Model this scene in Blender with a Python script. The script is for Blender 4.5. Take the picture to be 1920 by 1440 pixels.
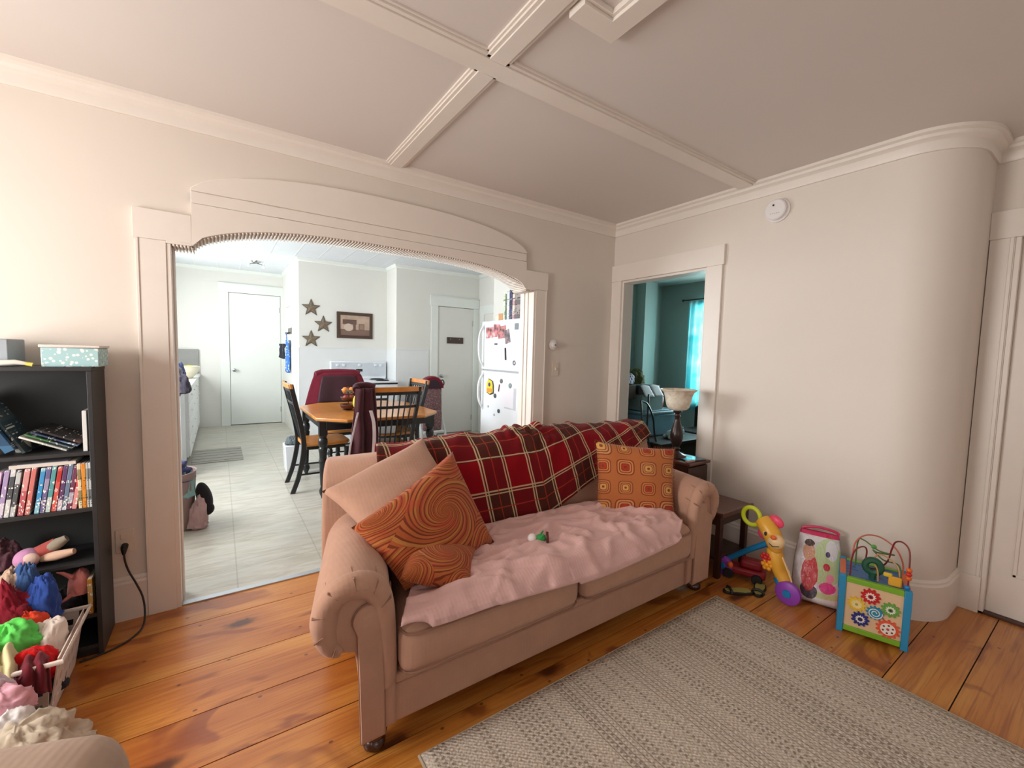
import bpy, bmesh, math, random
from mathutils import Vector, Matrix, noise
for o in list(bpy.data.objects): bpy.data.objects.remove(o, do_unlink=True)
SC = bpy.context.scene; COL = SC.collection
PI = math.pi; rad = math.radians

# ------------------------------------------------------------------ camera, light, exposure
cam_d = bpy.data.cameras.new('camera'); CAM = bpy.data.objects.new('camera', cam_d); COL.objects.link(CAM)
cam_d.sensor_fit = 'HORIZONTAL'; cam_d.sensor_width = 36.0; cam_d.lens = 36.0 * 801.0 / 1920.0
cam_d.clip_start = 0.02; cam_d.clip_end = 200
_y, _p, _r = rad(34.4), rad(-4.0), rad(1.39)
_f = Vector((math.sin(_y) * math.cos(_p), math.cos(_y) * math.cos(_p), math.sin(_p)))
_rt = Vector((math.cos(_y), -math.sin(_y), 0)); _up = _rt.cross(_f)
_r2 = math.cos(_r) * _rt + math.sin(_r) * _up; _u2 = -math.sin(_r) * _rt + math.cos(_r) * _up
CAM.matrix_world = Matrix(((_r2.x, _u2.x, -_f.x, 0), (_r2.y, _u2.y, -_f.y, 0), (_r2.z, _u2.z, -_f.z, 1.36), (0, 0, 0, 1)))
SC.camera = CAM
SC.view_settings.view_transform = 'Standard'; SC.view_settings.look = 'None'
SC.view_settings.exposure = 0.45; SC.view_settings.gamma = 1.0; SC.view_settings.use_curve_mapping = False
W = bpy.data.worlds.new('World'); SC.world = W; W.use_nodes = True
W.node_tree.nodes['Background'].inputs[0].default_value = (0.85, 0.92, 1.0, 1); W.node_tree.nodes['Background'].inputs[1].default_value = 1.2

def area(name, loc, rot, sx, sy, power, colr):
    d = bpy.data.lights.new(name, 'AREA'); d.shape = 'RECTANGLE'; d.size = sx; d.size_y = sy; d.energy = power; d.color = colr
    o = bpy.data.objects.new(name, d); COL.objects.link(o); o.location = loc; o.rotation_euler = rot
    return o
# daylight through the windows, plus added fill (each lamp fills its own window opening)
area('daylight_left_window', (-1.97, 1.58, 1.45), (0, rad(-90), 0), 1.25, 1.0, 47, (1.0, 0.965, 0.93))
area('fill_left_near_window', (-1.97, -0.9, 1.45), (0, rad(-90), 0), 1.25, 1.0, 8, (1.0, 0.96, 0.92))  # weak fill added from an unseen window near the camera
area('fill_front_window', (0.9, -2.47, 1.45), (rad(90), 0, 0), 1.6, 1.25, 5, (1.0, 0.95, 0.9))  # weak front fill added from behind the camera
area('daylight_kitchen_window_near', (-1.07, 4.45, 1.55), (0, rad(-90), 0), 1.1, 1.2, 66, (0.93, 0.97, 1.0))
area('daylight_kitchen_window_far', (-1.07, 7.2, 1.6), (0, rad(-90), 0), 1.0, 1.4, 34, (0.95, 0.98, 1.0))
area('daylight_bedroom_window', (5.68, 3.02, 1.45), (0, rad(90), 0), 1.35, 1.1, 40, (0.9, 1.0, 1.0))

# ------------------------------------------------------------------ materials
def C(r, g=None, b=None):
    if g is None: r, g, b = r
    f = lambda c: (c / 255.0) / 12.92 if c <= 10 else ((c / 255.0 + 0.055) / 1.055) ** 2.4
    return (f(r), f(g), f(b), 1.0)
class V:                                             # a node socket that can be calculated with
    def __init__(s, t, k): s.t = t; s.k = k
    def op(s, o, b=None, c=None):
        n = s.t.nodes.new('ShaderNodeMath'); n.operation = o
        for i, x in enumerate((s, b, c)):
            if x is None: continue
            if isinstance(x, V): s.t.links.new(x.k, n.inputs[i])
            else: n.inputs[i].default_value = x
        return V(s.t, n.outputs[0])
    def __add__(s, b): return s.op('ADD', b)
    def __sub__(s, b): return s.op('SUBTRACT', b)
    def __mul__(s, b): return s.op('MULTIPLY', b)
    def __truediv__(s, b): return s.op('DIVIDE', b)
    def pw(s, b): return s.op('POWER', b)
    def sin(s): return s.op('SINE')
    def cos(s): return s.op('COSINE')
    def frac(s): return s.op('FRACT')
    def floor(s): return s.op('FLOOR')
    def abs(s): return s.op('ABSOLUTE')
    def lt(s, b): return s.op('LESS_THAN', b)
    def gt(s, b): return s.op('GREATER_THAN', b)
    def mx(s, b): return s.op('MAXIMUM', b)
    def mn(s, b): return s.op('MINIMUM', b)
    def atan2(s, b): return s.op('ARCTAN2', b)
    def smooth(s, a, b):
        n = s.t.nodes.new('ShaderNodeMapRange'); n.interpolation_type = 'SMOOTHSTEP'
        s.t.links.new(s.k, n.inputs[0]); n.inputs[1].default_value = a; n.inputs[2].default_value = b
        return V(s.t, n.outputs[0])
def newmat(name):
    m = bpy.data.materials.new(name); m.use_nodes = True
    return m, m.node_tree, m.node_tree.nodes['Principled BSDF']
def coords(t, kind='Object'):
    tc = t.nodes.new('ShaderNodeTexCoord'); s = t.nodes.new('ShaderNodeSeparateXYZ'); t.links.new(tc.outputs[kind], s.inputs[0])
    return tc.outputs[kind], V(t, s.outputs[0]), V(t, s.outputs[1]), V(t, s.outputs[2])
def vec(t, x, y, z=0.0):
    n = t.nodes.new('ShaderNodeCombineXYZ')
    for i, q in enumerate((x, y, z)):
        if isinstance(q, V): t.links.new(q.k, n.inputs[i])
        else: n.inputs[i].default_value = q
    return n.outputs[0]
def nz(t, v, scale, detail=3.0, rough=0.5, dist=0.0):
    n = t.nodes.new('ShaderNodeTexNoise'); n.inputs['Scale'].default_value = scale; n.inputs['Detail'].default_value = detail
    n.inputs['Roughness'].default_value = rough; n.inputs['Distortion'].default_value = dist
    if v is not None: t.links.new(v, n.inputs['Vector'])
    return V(t, n.outputs[0])
def wn(t, v):
    n = t.nodes.new('ShaderNodeTexWhiteNoise'); n.noise_dimensions = '3D'; t.links.new(v, n.inputs['Vector']); return V(t, n.outputs['Value'])
def mixc(t, f, a, b):
    n = t.nodes.new('ShaderNodeMix'); n.data_type = 'RGBA'
    for i, x in ((0, f), (6, a), (7, b)):
        if isinstance(x, V): t.links.new(x.k, n.inputs[i])
        elif hasattr(x, 'links'): t.links.new(x, n.inputs[i])
        else: n.inputs[i].default_value = x
    return n.outputs[2]
def ramp(t, f, stops, const=False):
    n = t.nodes.new('ShaderNodeValToRGB'); n.color_ramp.interpolation = 'CONSTANT' if const else 'LINEAR'; e = n.color_ramp.elements
    while len(e) < len(stops): e.new(0.5)
    for i, (p, c) in enumerate(stops): e[i].position = p; e[i].color = c
    t.links.new(f.k, n.inputs[0]); return n.outputs[0]
def bump(t, b, h, strength=0.3, dist=0.002):
    n = t.nodes.new('ShaderNodeBump'); n.inputs['Strength'].default_value = strength; n.inputs['Distance'].default_value = dist
    t.links.new(h.k, n.inputs['Height']); t.links.new(n.outputs[0], b.inputs['Normal'])
MATS = {}
def M(name, colr, rough=0.6, metal=0.0, var=0.06, vs=8.0, bs=60.0, bst=0.1, spec=None, coat=0.0, sheen=0.0, trans=0.0):
    """plain procedural material: base colour with soft mottling and a fine bump"""
    if name in MATS: return MATS[name]
    m, t, b = newmat(name); o, x, y, z = coords(t)
    c = C(colr)
    n = nz(t, o, vs, 4.0)
    lo = tuple(max(0, k * (1 - var)) for k in c[:3]) + (1,); hi = tuple(min(1, k * (1 + var)) for k in c[:3]) + (1,)
    t.links.new(ramp(t, n, [(0.3, lo), (0.7, hi)]), b.inputs['Base Color'])
    b.inputs['Roughness'].default_value = rough; b.inputs['Metallic'].default_value = metal
    if spec is not None: b.inputs['Specular IOR Level'].default_value = spec
    if coat: b.inputs['Coat Weight'].default_value = coat; b.inputs['Coat Roughness'].default_value = 0.12
    if sheen: b.inputs['Sheen Weight'].default_value = sheen
    if trans: b.inputs['Transmission Weight'].default_value = trans
    if bst: bump(t, b, nz(t, o, bs, 3.0), bst, 0.002)
    MATS[name] = m; return m
def fabric(name, colr, var=0.08, weave=420.0, bst=0.25, rough=0.95):
    if name in MATS: return MATS[name]
    m, t, b = newmat(name); o, x, y, z = coords(t); c = C(colr)
    n = nz(t, o, 14, 5.0, 0.6)
    lo = tuple(k * (1 - var) for k in c[:3]) + (1,); hi = tuple(min(1, k * (1 + var)) for k in c[:3]) + (1,)
    t.links.new(ramp(t, n, [(0.3, lo), (0.7, hi)]), b.inputs['Base Color'])
    b.inputs['Roughness'].default_value = rough; b.inputs['Specular IOR Level'].default_value = 0.15; b.inputs['Sheen Weight'].default_value = 0.15
    h = (x * weave).sin() * 0.3 + (z * weave).sin() * 0.3 + (y * weave).sin() * 0.3 + nz(t, o, 30, 4) * 2.0
    bump(t, b, h, bst, 0.0015); MATS[name] = m; return m
def spine(name, base, other, text=(240, 238, 230), seed=0.0):
    """printed box or spine: blocks of a second colour and rows of small light marks"""
    if name in MATS: return MATS[name]
    m, t, b = newmat(name); o, x, y, z = coords(t)
    blk = wn(t, vec(t, (x * 60).floor() * 0 + seed, (z * 22 + seed).floor(), 1.0)); c1 = mixc(t, blk.gt(0.55), C(base), C(other))
    tx = wn(t, vec(t, (x * 330).floor() + seed, (z * 150).floor(), 3.0 + seed)); msk = tx.gt(0.74) * (nz(t, o, 34, 1).gt(0.55))
    t.links.new(mixc(t, msk, c1, C(text)), b.inputs['Base Color']); b.inputs['Roughness'].default_value = 0.35
    MATS[name] = m; return m

# ------------------------------------------------------------------ mesh helpers
def wmat(o):
    m = Matrix.LocRotScale(o.location, o.rotation_euler, o.scale)
    return wmat(o.parent) @ m if o.parent else m
class MB:
    def __init__(s): s.b = bmesh.new(); s.uv = None
    def v(s, p): return s.b.verts.new(p)
    def f(s, vs, mi=0):
        try: q = s.b.faces.new(vs); q.material_index = mi; return q
        except ValueError: return None
    def box(s, x0, x1, y0, y1, z0, z1, mi=0, tf=None):
        P = [(x0, y0, z0), (x1, y0, z0), (x1, y1, z0), (x0, y1, z0), (x0, y0, z1), (x1, y0, z1), (x1, y1, z1), (x0, y1, z1)]
        vs = [s.v(tf(Vector(p)) if tf else p) for p in P]
        for q in ((3, 2, 1, 0), (4, 5, 6, 7), (0, 1, 5, 4), (1, 2, 6, 5), (2, 3, 7, 6), (3, 0, 4, 7)): s.f([vs[i] for i in q], mi)
        return s
    def obox(s, c, hx, hy, hz, R, mi=0):
        c = Vector(c); return s.box(-hx, hx, -hy, hy, -hz, hz, mi, lambda p: c + R @ p)
    def prism(s, poly, a0, a1, ax='y', mi=0):
        """polygon given in the two other axes, extruded from a0 to a1 along ax"""
        def mk(p, a): return {'y': (p[0], a, p[1]), 'x': (a, p[0], p[1]), 'z': (p[0], p[1], a)}[ax]
        A = [s.v(mk(p, a0)) for p in poly]; B = [s.v(mk(p, a1)) for p in poly]; n = len(poly)
        s.f(A[::-1], mi); s.f(B, mi)
        for i in range(n): s.f([A[i], A[(i + 1) % n], B[(i + 1) % n], B[i]], mi)
        return s
    def loft(s, rings, caps=True, closed=True, mi=0):
        R = [[s.v(p) for p in r] for r in rings]; n = len(R[0])
        for a, b in zip(R, R[1:]):
            for i in range(n if closed else n - 1): s.f([a[i], a[(i + 1) % n], b[(i + 1) % n], b[i]], mi)
        if caps: s.f(R[0][::-1], mi); s.f(R[-1], mi)
        return R
    def shell(s, rings): s.loft(rings); return s
    def tube(s, pts, r, n=8, mi=0, closed=False):
        pts = [Vector(p) for p in pts]; rr = r if isinstance(r, (list, tuple)) else [r] * len(pts); rings = []; pn = None; N = len(pts)
        for i, p in enumerate(pts):
            if closed: d = pts[(i + 1) % N] - pts[i - 1]
            else: d = pts[min(i + 1, N - 1)] - pts[max(i - 1, 0)]
            d = d.normalized() if d.length > 1e-9 else Vector((0, 0, 1))
            if pn is None:
                a = Vector((0, 0, 1)) if abs(d.z) < 0.9 else Vector((1, 0, 0)); pn = (a - d * a.dot(d)).normalized()
            else:
                q = pn - d * pn.dot(d); pn = q.normalized() if q.length > 1e-6 else pn
            b = d.cross(pn); rings.append([p + (pn * math.cos(2 * PI * k / n) + b * math.sin(2 * PI * k / n)) * rr[i] for k in range(n)])
        if closed: rings.append(rings[0]); s.loft(rings, False, True, mi)
        else: s.loft(rings, True, True, mi)
        return s
    def cyl(s, a, b, r0, r1=None, n=16, mi=0): return s.tube([a, b], [r0, r0 if r1 is None else r1], n, mi)
    def lathe(s, c, prof, n=24, mi=0, ax=None):
        c = Vector(c); R = ax if ax is not None else Matrix.Identity(3)
        rings = [[c + R @ Vector((r * math.cos(2 * PI * k / n), r * math.sin(2 * PI * k / n), h)) for k in range(n)] for r, h in prof]
        s.loft(rings, True, True, mi); return s
    def ball(s, c, rx, ry=None, rz=None, n=16, mi=0, R=None, e=1.0):
        ry = rx if ry is None else ry; rz = rx if rz is None else rz; c = Vector(c); rings = []
        sp = lambda q: math.copysign(abs(q) ** e, q)
        for i in range(1, n):
            a = -PI / 2 + PI * i / n; ring = []
            for k in range(n):
                p = Vector((rx * sp(math.cos(a)) * sp(math.cos(2 * PI * k / n)), ry * sp(math.cos(a)) * sp(math.sin(2 * PI * k / n)), rz * sp(math.sin(a))))
                ring.append(c + (R @ p if R else p))
            rings.append(ring)
        Rg = s.loft(rings, False, True, mi); b = Vector((0, 0, -rz)); t = Vector((0, 0, rz))
        vb = s.v(c + (R @ b if R else b)); vt = s.v(c + (R @ t if R else t))
        for k in range(n): s.f([vb, Rg[0][(k + 1) % n], Rg[0][k]], mi); s.f([vt, Rg[-1][k], Rg[-1][(k + 1) % n]], mi)
        return s
    def grid(s, fn, nu, nv, uv=True, mi=0, wrap=False):
        if uv and s.uv is None: s.uv = s.b.loops.layers.uv.new('UVMap')
        G = [[s.v(fn(i / nu, j / nv)) for i in range(nu + (0 if wrap else 1))] for j in range(nv + 1)]
        for j in range(nv):
            for i in range(nu):
                i2 = (i + 1) % nu if wrap else i + 1
                q = s.f([G[j][i], G[j][i2], G[j + 1][i2], G[j + 1][i]], mi)
                if q and uv:
                    for l, (a, b) in zip(q.loops, ((i, j), (i + 1, j), (i + 1, j + 1), (i, j + 1))): l[s.uv].uv = (a / nu, b / nv)
        return G
    def build(s, name, mats, parent=None, smooth=False, bevel=0.0, seg=2, local=False, solid=0.0, sub=0, tf=None, angle=40, weld=False, soff=1.0):
        if tf:
            for v in s.b.verts: v.co = tf(v.co.copy())
        if weld: bmesh.ops.remove_doubles(s.b, verts=s.b.verts, dist=1e-5)
        if parent is not None and not local:
            mi = wmat(parent).inverted()
            for v in s.b.verts: v.co = mi @ v.co
        bmesh.ops.recalc_face_normals(s.b, faces=s.b.faces)
        me = bpy.data.meshes.new(name); loc = Vector((0, 0, 0))
        if parent is None and len(s.b.verts):
            xs = [v.co for v in s.b.verts]
            loc = Vector(((min(p.x for p in xs) + max(p.x for p in xs)) / 2, (min(p.y for p in xs) + max(p.y for p in xs)) / 2, min(p.z for p in xs)))
            if name.split('_')[0] in ('wall', 'floor', 'ceiling', 'trim', 'baseboard', 'window', 'door'): loc = Vector((0, 0, 0))
            for v in s.b.verts: v.co -= loc
        s.b.to_mesh(me); s.b.free()
        o = bpy.data.objects.new(name, me); COL.objects.link(o); o.location = loc
        for m in (mats if isinstance(mats, (list, tuple)) else [mats]): me.materials.append(m)
        if parent is not None: o.parent = parent
        if smooth:
            me.polygons.foreach_set('use_smooth', [True] * len(me.polygons))
            if angle < 180: me.set_sharp_from_angle(angle=rad(angle))
        if bevel:
            q = o.modifiers.new('bevel', 'BEVEL'); q.width = bevel; q.segments = seg; q.limit_method = 'ANGLE'; q.angle_limit = rad(35)
            me.polygons.foreach_set('use_smooth', [True] * len(me.polygons)); me.set_sharp_from_angle(angle=rad(75))
        if solid: q = o.modifiers.new('solid', 'SOLIDIFY'); q.thickness = solid; q.offset = soff
        if sub: q = o.modifiers.new('sub', 'SUBSURF'); q.levels = sub; q.render_levels = sub
        return o
def tag(o, label=None, cat=None, group=None, kind=None):
    if label: o['label'] = label
    if cat: o['category'] = cat
    if group: o['group'] = group
    if kind: o['kind'] = kind
    return o
def thing(name, label, cat, loc=(0, 0, 0), rz=0.0, group=None):
    o = bpy.data.objects.new(name, None); COL.objects.link(o); o.empty_display_size = 0.1; o.location = loc; o.rotation_euler = (0, 0, rz)
    return tag(o, label, cat, group)
def struct(mb, name, mats, parent=None, **k):
    o = mb.build(name, mats, parent, **k)
    if parent is None: o['kind'] = 'structure'
    return o
def bar(name, x0, x1, y0, y1, z0, z1, mat, parent=None, bevel=0.0, **k): return MB().box(x0, x1, y0, y1, z0, z1).build(name, mat, parent, bevel=bevel, **k)
def copytree(o, parent=None):
    c = o.copy(); COL.objects.link(c)
    if parent is not None: c.parent = parent
    for ch in [q for q in bpy.data.objects if q.parent == o]: copytree(ch, c)
    return c
def rz(a): return Matrix.Rotation(a, 3, 'Z')
def fr(p, s=1.0, o=0.0): return noise.noise(Vector(p) * s + Vector((o, o * 1.7, o * 0.3)))
def rbox(x0, x1, y0, y1, z0, z1, r, bulge=(0, 0, 0), n=10):
    """soft upholstered block: rounded box whose faces swell outwards"""
    mb = MB(); c = Vector(((x0 + x1) / 2, (y0 + y1) / 2, (z0 + z1) / 2)); h = Vector(((x1 - x0) / 2, (y1 - y0) / 2, (z1 - z0) / 2))
    def pt(p):
        q = Vector((p[0] * h.x, p[1] * h.y, p[2] * h.z)); inner = Vector((max(-h.x + r, min(h.x - r, q.x)), max(-h.y + r, min(h.y - r, q.y)), max(-h.z + r, min(h.z - r, q.z))))
        d = q - inner
        if d.length > 1e-9: q = inner + d.normalized() * r
        q.x += bulge[0] * p[0] * (1 - p[1] ** 2) * (1 - p[2] ** 2); q.y += bulge[1] * p[1] * (1 - p[0] ** 2) * (1 - p[2] ** 2); q.z += bulge[2] * p[2] * (1 - p[0] ** 4) * (1 - p[1] ** 4)
        return c + q
    sp = [-1, -0.985, -0.95, -0.88] + [-0.75 + 1.5 * i / n for i in range(n + 1)] + [0.88, 0.95, 0.985, 1]
    m = len(sp)
    for ax in range(3):
        for sgn in (-1, 1):
            G = []
            for i in range(m):
                row = []
                for j in range(m):
                    p = [0, 0, 0]; p[ax] = sgn; p[(ax + 1) % 3] = sp[i]; p[(ax + 2) % 3] = sp[j]; row.append(mb.v(pt(p)))
                G.append(row)
            for i in range(m - 1):
                for j in range(m - 1): mb.f([G[i][j], G[i + 1][j], G[i + 1][j + 1], G[i][j + 1]])
    bmesh.ops.remove_doubles(mb.b, verts=mb.b.verts, dist=1e-5)
    return mb
def cushion(name, c4, thick, mat, parent=None, n=26, pin=0.06, sag=None, seed=0):
    """pillow between four corner points (bl, br, tr, tl) with pinched edges"""
    bl, br, tr, tl = [Vector(p) for p in c4]; nrm = (br - bl).cross(tl - bl).normalized(); mb = MB()
    def fn(sgn):
        def g(u, v):
            a, b = 2 * u - 1, 2 * v - 1
            pu = u + pin * a * -1 * (1 - b * b) * 0.5 * abs(a); pv = v + pin * b * -1 * (1 - a * a) * 0.5 * abs(b)
            p = bl.lerp(br, pu).lerp(tl.lerp(tr, pu), pv)
            h = ((1 - a * a) * (1 - b * b)) ** 0.42
            w = thick * 0.5 * h * (1 + 0.12 * fr((u * 3, v * 3, seed), 1.3))
            p = p + nrm * (sgn * w)
            if sag: p = p + sag(u, v)
            return p
        return g
    mb.grid(fn(1), n, n); mb.grid(fn(-1), n, n)
    bmesh.ops.remove_doubles(mb.b, verts=mb.b.verts, dist=1e-5)
    return mb.build(name, mat, parent, smooth=True, angle=180)
def heap(name, c, rx, ry, h, mat, seed=0, parent=None, rot=0.0, fold=0.40, n=72, k=4.5):
    """crumpled piece of cloth: a closed lump with ridged folds"""
    mb = MB(); c = Vector(c); R = rz(rot)
    def g(u, v):
        a = 2 * PI * u; t = v * PI
        d = Vector((math.sin(t) * math.cos(a), math.sin(t) * math.sin(a), math.cos(t)))
        dw = d + Vector((fr(d, 1.6, seed + 3), fr(d, 1.6, seed + 5), fr(d, 1.6, seed + 7))) * 0.35
        q = 1 - abs(fr(dw, k * 0.38, seed)) * 2.0; e = 1 - abs(fr(dw, k * 0.9, seed + 9)) * 2.4; e2 = 1 - abs(fr(dw, k * 1.9, seed + 13)) * 2.4
        s = 1.0 + 0.22 * fr(d, 1.3, seed + 1) + fold * (0.55 * (q - 0.5) + 0.26 * (e - 0.6) + 0.07 * (e2 - 0.6))
        z = d.z * (1 if d.z > 0 else 0.15)
        return c + R @ Vector((d.x * rx * s, d.y * ry * s, max(0.0, h * (z * s + 0.12))))
    mb.grid(g, n, n // 2, wrap=True)
    bmesh.ops.remove_doubles(mb.b, verts=mb.b.verts, dist=1e-5)
    return mb.build(name, mat, parent, smooth=True, angle=180)
def hang(name, p0, p1, ztop, zbot, depth, folds, mat, parent=None, seed=0, flare=1.2, thick=0.012, n=60, wob=0.02):
    """cloth hanging from p0 to p1 with vertical folds"""
    p0 = Vector(p0); p1 = Vector(p1); d = p1 - p0; nrm = Vector((-d.y, d.x, 0)).normalized(); mid = (p0 + p1) / 2; mb = MB()
    def g(u, v):
        k = 1 + (flare - 1) * v; b = mid + d * ((u - 0.5) * k)
        w = depth * (0.45 + 0.55 * v) * math.sin(u * folds * 2 * PI + seed + 0.6 * math.sin(v * 3 + seed)) + wob * fr((u * 5, v * 4, seed))
        q = b + nrm * w; q.z = ztop + (zbot - ztop) * v + 0.015 * v * math.sin(u * 9 + seed); return q
    mb.grid(g, n, 14)
    return mb.build(name, mat, parent, smooth=True, angle=180, solid=thick, soff=0)
def sweep(mb, path, prof, closed=False):
    """profile of (offset to the left of the path, z) swept along a flat path with mitred corners"""
    P = [Vector((p[0], p[1])) for p in path]; rings = []
    for i, p in enumerate(P):
        d0 = (P[i] - P[i - 1]).normalized() if i > 0 else (P[1] - P[0]).normalized()
        d1 = (P[i + 1] - P[i]).normalized() if i < len(P) - 1 else d0
        n0 = Vector((-d0.y, d0.x)); n1 = Vector((-d1.y, d1.x)); m = (n0 + n1).normalized(); k = 1 / max(0.3, m.dot(n0))
        rings.append([(p.x + m.x * o * k, p.y + m.y * o * k, z) for o, z in prof])
    mb.loft(rings, True, True)
def smooth_path(P, n=8):
    P = [Vector(p) for p in P]; out = []
    for i in range(len(P) - 1):
        p0, p1, p2, p3 = P[max(0, i - 1)], P[i], P[i + 1], P[min(len(P) - 1, i + 2)]
        for k in range(n):
            s = k / n; out.append(0.5 * ((2 * p1) + (p2 - p0) * s + (2 * p0 - 5 * p1 + 4 * p2 - p3) * s * s + (3 * p1 - p0 - 3 * p2 + p3) * s ** 3))
    return out + [P[-1]]

# ------------------------------------------------------------------ materials of the rooms
def wall_paint(name, colr, var=0.025):
    m, t, b = newmat(name); o, x, y, z = coords(t); c = C(colr); n = nz(t, o, 1.3, 4)
    t.links.new(ramp(t, n, [(0.3, tuple(k * (1 - var) for k in c[:3]) + (1,)), (0.7, tuple(min(1, k * (1 + var)) for k in c[:3]) + (1,))]), b.inputs['Base Color'])
    b.inputs['Roughness'].default_value = 0.55; b.inputs['Specular IOR Level'].default_value = 0.25
    bump(t, b, nz(t, o, 9, 4) + nz(t, o, 160, 2) * 0.25, 0.12, 0.004); return m
WALL = wall_paint('wall_paint_beige', (226, 216, 205)); CEIL = wall_paint('ceiling_paint', (222, 214, 208), 0.015)
TRIM = M('trim_paint', (233, 224, 214), 0.38, var=0.015, bst=0.04, bs=25)
KWALL = wall_paint('kitchen_paint', (229, 228, 221)); KTRIM = M('kitchen_trim_paint', (232, 236, 230), 0.4, var=0.01, bst=0.03)
KTILE = M('wainscot_board', (229, 231, 230), 0.35, var=0.01, bst=0.03)
BWALL = wall_paint('bedroom_paint', (160, 172, 166)); DARKGAP = M('gap_black', (22, 14, 9), 0.9, bst=0)
def floor_wood():
    m, t, b = newmat('wide_pine_boards'); o, x, y, z = coords(t)
    at = t.nodes.new('ShaderNodeAttribute'); at.attribute_name = 'pid'; pid = V(t, at.outputs['Fac'])
    r1 = wn(t, vec(t, pid, 1.0, 2.0))
    band = nz(t, vec(t, x * 0.9 + pid * 7.3, y * 5.0 + pid * 3.1, pid), 1.0, 4, 0.55, 0.6)
    gr = nz(t, vec(t, x * 2.2 + pid * 5.0, y * 80.0, pid), 1.0, 6, 0.65, 0.8)
    bl = nz(t, vec(t, x * 1.5 + pid * 13.0, y * 3.6, pid * 2.0), 1.0, 3, 0.5, 1.6)
    c0 = ramp(t, band, [(0.30, C(164, 92, 34)), (0.5, C(202, 132, 54)), (0.70, C(222, 162, 78))])
    c1 = mixc(t, gr.smooth(0.42, 0.70) * 0.6, c0, C(138, 66, 22))
    c2 = mixc(t, bl.smooth(0.57, 0.66) * 0.72, c1, C(116, 50, 22))
    c3 = mixc(t, r1 * 0.5, c2, C(160, 80, 28))
    vo = t.nodes.new('ShaderNodeTexVoronoi'); vo.voronoi_dimensions = '2D'; vo.inputs['Scale'].default_value = 1.0
    t.links.new(vec(t, x * 1.15 + pid * 3.7, y * 2.3 + pid * 1.9), vo.inputs['Vector']); d = V(t, vo.outputs['Distance'])
    dw = d + (nz(t, o, 16, 3) - 0.5) * 0.10
    c4 = mixc(t, (dw.smooth(0.26, 0.08)) * 0.35, c3, C(150, 72, 28)); kn = wn(t, vec(t, (x * 1.9 + pid * 3.7).floor(), (y * 3.3 + pid * 1.9).floor(), 7.0)); c5 = mixc(t, dw.smooth(0.105, 0.035) * 0.9, c4, C(74, 32, 15))
    vn = t.nodes.new('ShaderNodeTexVoronoi'); vn.voronoi_dimensions = '2D'; t.links.new(vec(t, x * 3.2, y * 4.4 + pid), vn.inputs['Vector']); vn.inputs['Scale'].default_value = 1.0
    c6 = mixc(t, V(t, vn.outputs['Distance']).smooth(0.030, 0.018) * 0.7, c5, C(50, 24, 12))
    t.links.new(c6, b.inputs['Base Color'])
    b.inputs['Roughness'].default_value = 0.34; b.inputs['Coat Weight'].default_value = 0.25; b.inputs['Coat Roughness'].default_value = 0.22
    bump(t, b, gr * 0.4 + band * 0.6, 0.10, 0.003); return m
def floor_vinyl():
    m, t, b = newmat('kitchen_vinyl'); o, x, y, z = coords(t); P = 0.46
    gx = ((x - 0.06) / P).frac(); gy = ((y - 3.05) / P).frac()
    ex = gx.mn(gx * -1.0 + 1.0); ey = gy.mn(gy * -1.0 + 1.0); e = ex.mn(ey)
    st = nz(t, vec(t, x * 2.0, y * 9.0, 0.0), 1.6, 5, 0.6, 1.2); mt = nz(t, o, 1.6, 3)
    c = ramp(t, st, [(0.35, C(176, 168, 152)), (0.6, C(198, 193, 180))]); c = mixc(t, mt.smooth(0.4, 0.7) * 0.3, c, C(168, 170, 164))
    t.links.new(mixc(t, e.lt(0.009) * 0.35, c, C(128, 122, 108)), b.inputs['Base Color']); b.inputs['Roughness'].default_value = 0.33
    bump(t, b, st + e.smooth(0.0, 0.02), 0.12, 0.002); return m
def tin_ceiling():
    m, t, b = newmat('kitchen_ceiling_tiles'); o, x, y, z = coords(t); P = 0.305
    gx = (x / P).frac(); gy = (y / P).frac(); e = (gx.mn(gx * -1.0 + 1.0)).mn(gy.mn(gy * -1.0 + 1.0))
    t.links.new(mixc(t, e.smooth(0.03, 0.0), C(226, 231, 236), C(238, 242, 245)), b.inputs['Base Color']); b.inputs['Roughness'].default_value = 0.45
    bump(t, b, e.smooth(0.05, 0.0) + nz(t, o, 40, 3) * 0.2, 0.5, 0.006); return m
FLOOR = floor_wood(); VINYL = floor_vinyl(); TIN = tin_ceiling()
GLASS = M('window_glass', (235, 245, 250), 0.02, trans=1.0, bst=0, var=0)

# ------------------------------------------------------------------ shell of the living room
DY = 2.747; XB = 2.975; CZ = 2.53
mb = MB(); mb.box(-1.9, 3.6, -2.4, DY - 0.004, -0.06, -0.004, 1)
lay = mb.b.verts.layers.float.new('pid'); rnd = random.Random(5)
ys = [-2.4, -2.05, -1.72, -1.38, -1.10, -0.78, -0.45, -0.2, 0.055, 0.325, 0.53, 0.839, 1.09, 1.36, 1.62, 1.872, 2.16, 2.53, DY - 0.004]
pid = 0
for a, b2 in zip(ys, ys[1:]):
    cuts = [-1.9] + sorted(rnd.uniform(-1.2, 3.0) for _ in range(1 if rnd.random() < 0.4 else 0)) + [3.6]
    for c0, c1 in zip(cuts, cuts[1:]):
        pid += 1; n0 = len(mb.b.verts); mb.box(c0 + 0.0012, c1 - 0.0012, a + 0.0022, b2 - 0.0022, -0.03, 0.0)
        mb.b.verts.ensure_lookup_table()
        for v in list(mb.b.verts)[n0:]: v[lay] = pid * 1.37 + 0.2
struct(mb, 'floor', [FLOOR, DARKGAP])
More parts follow.
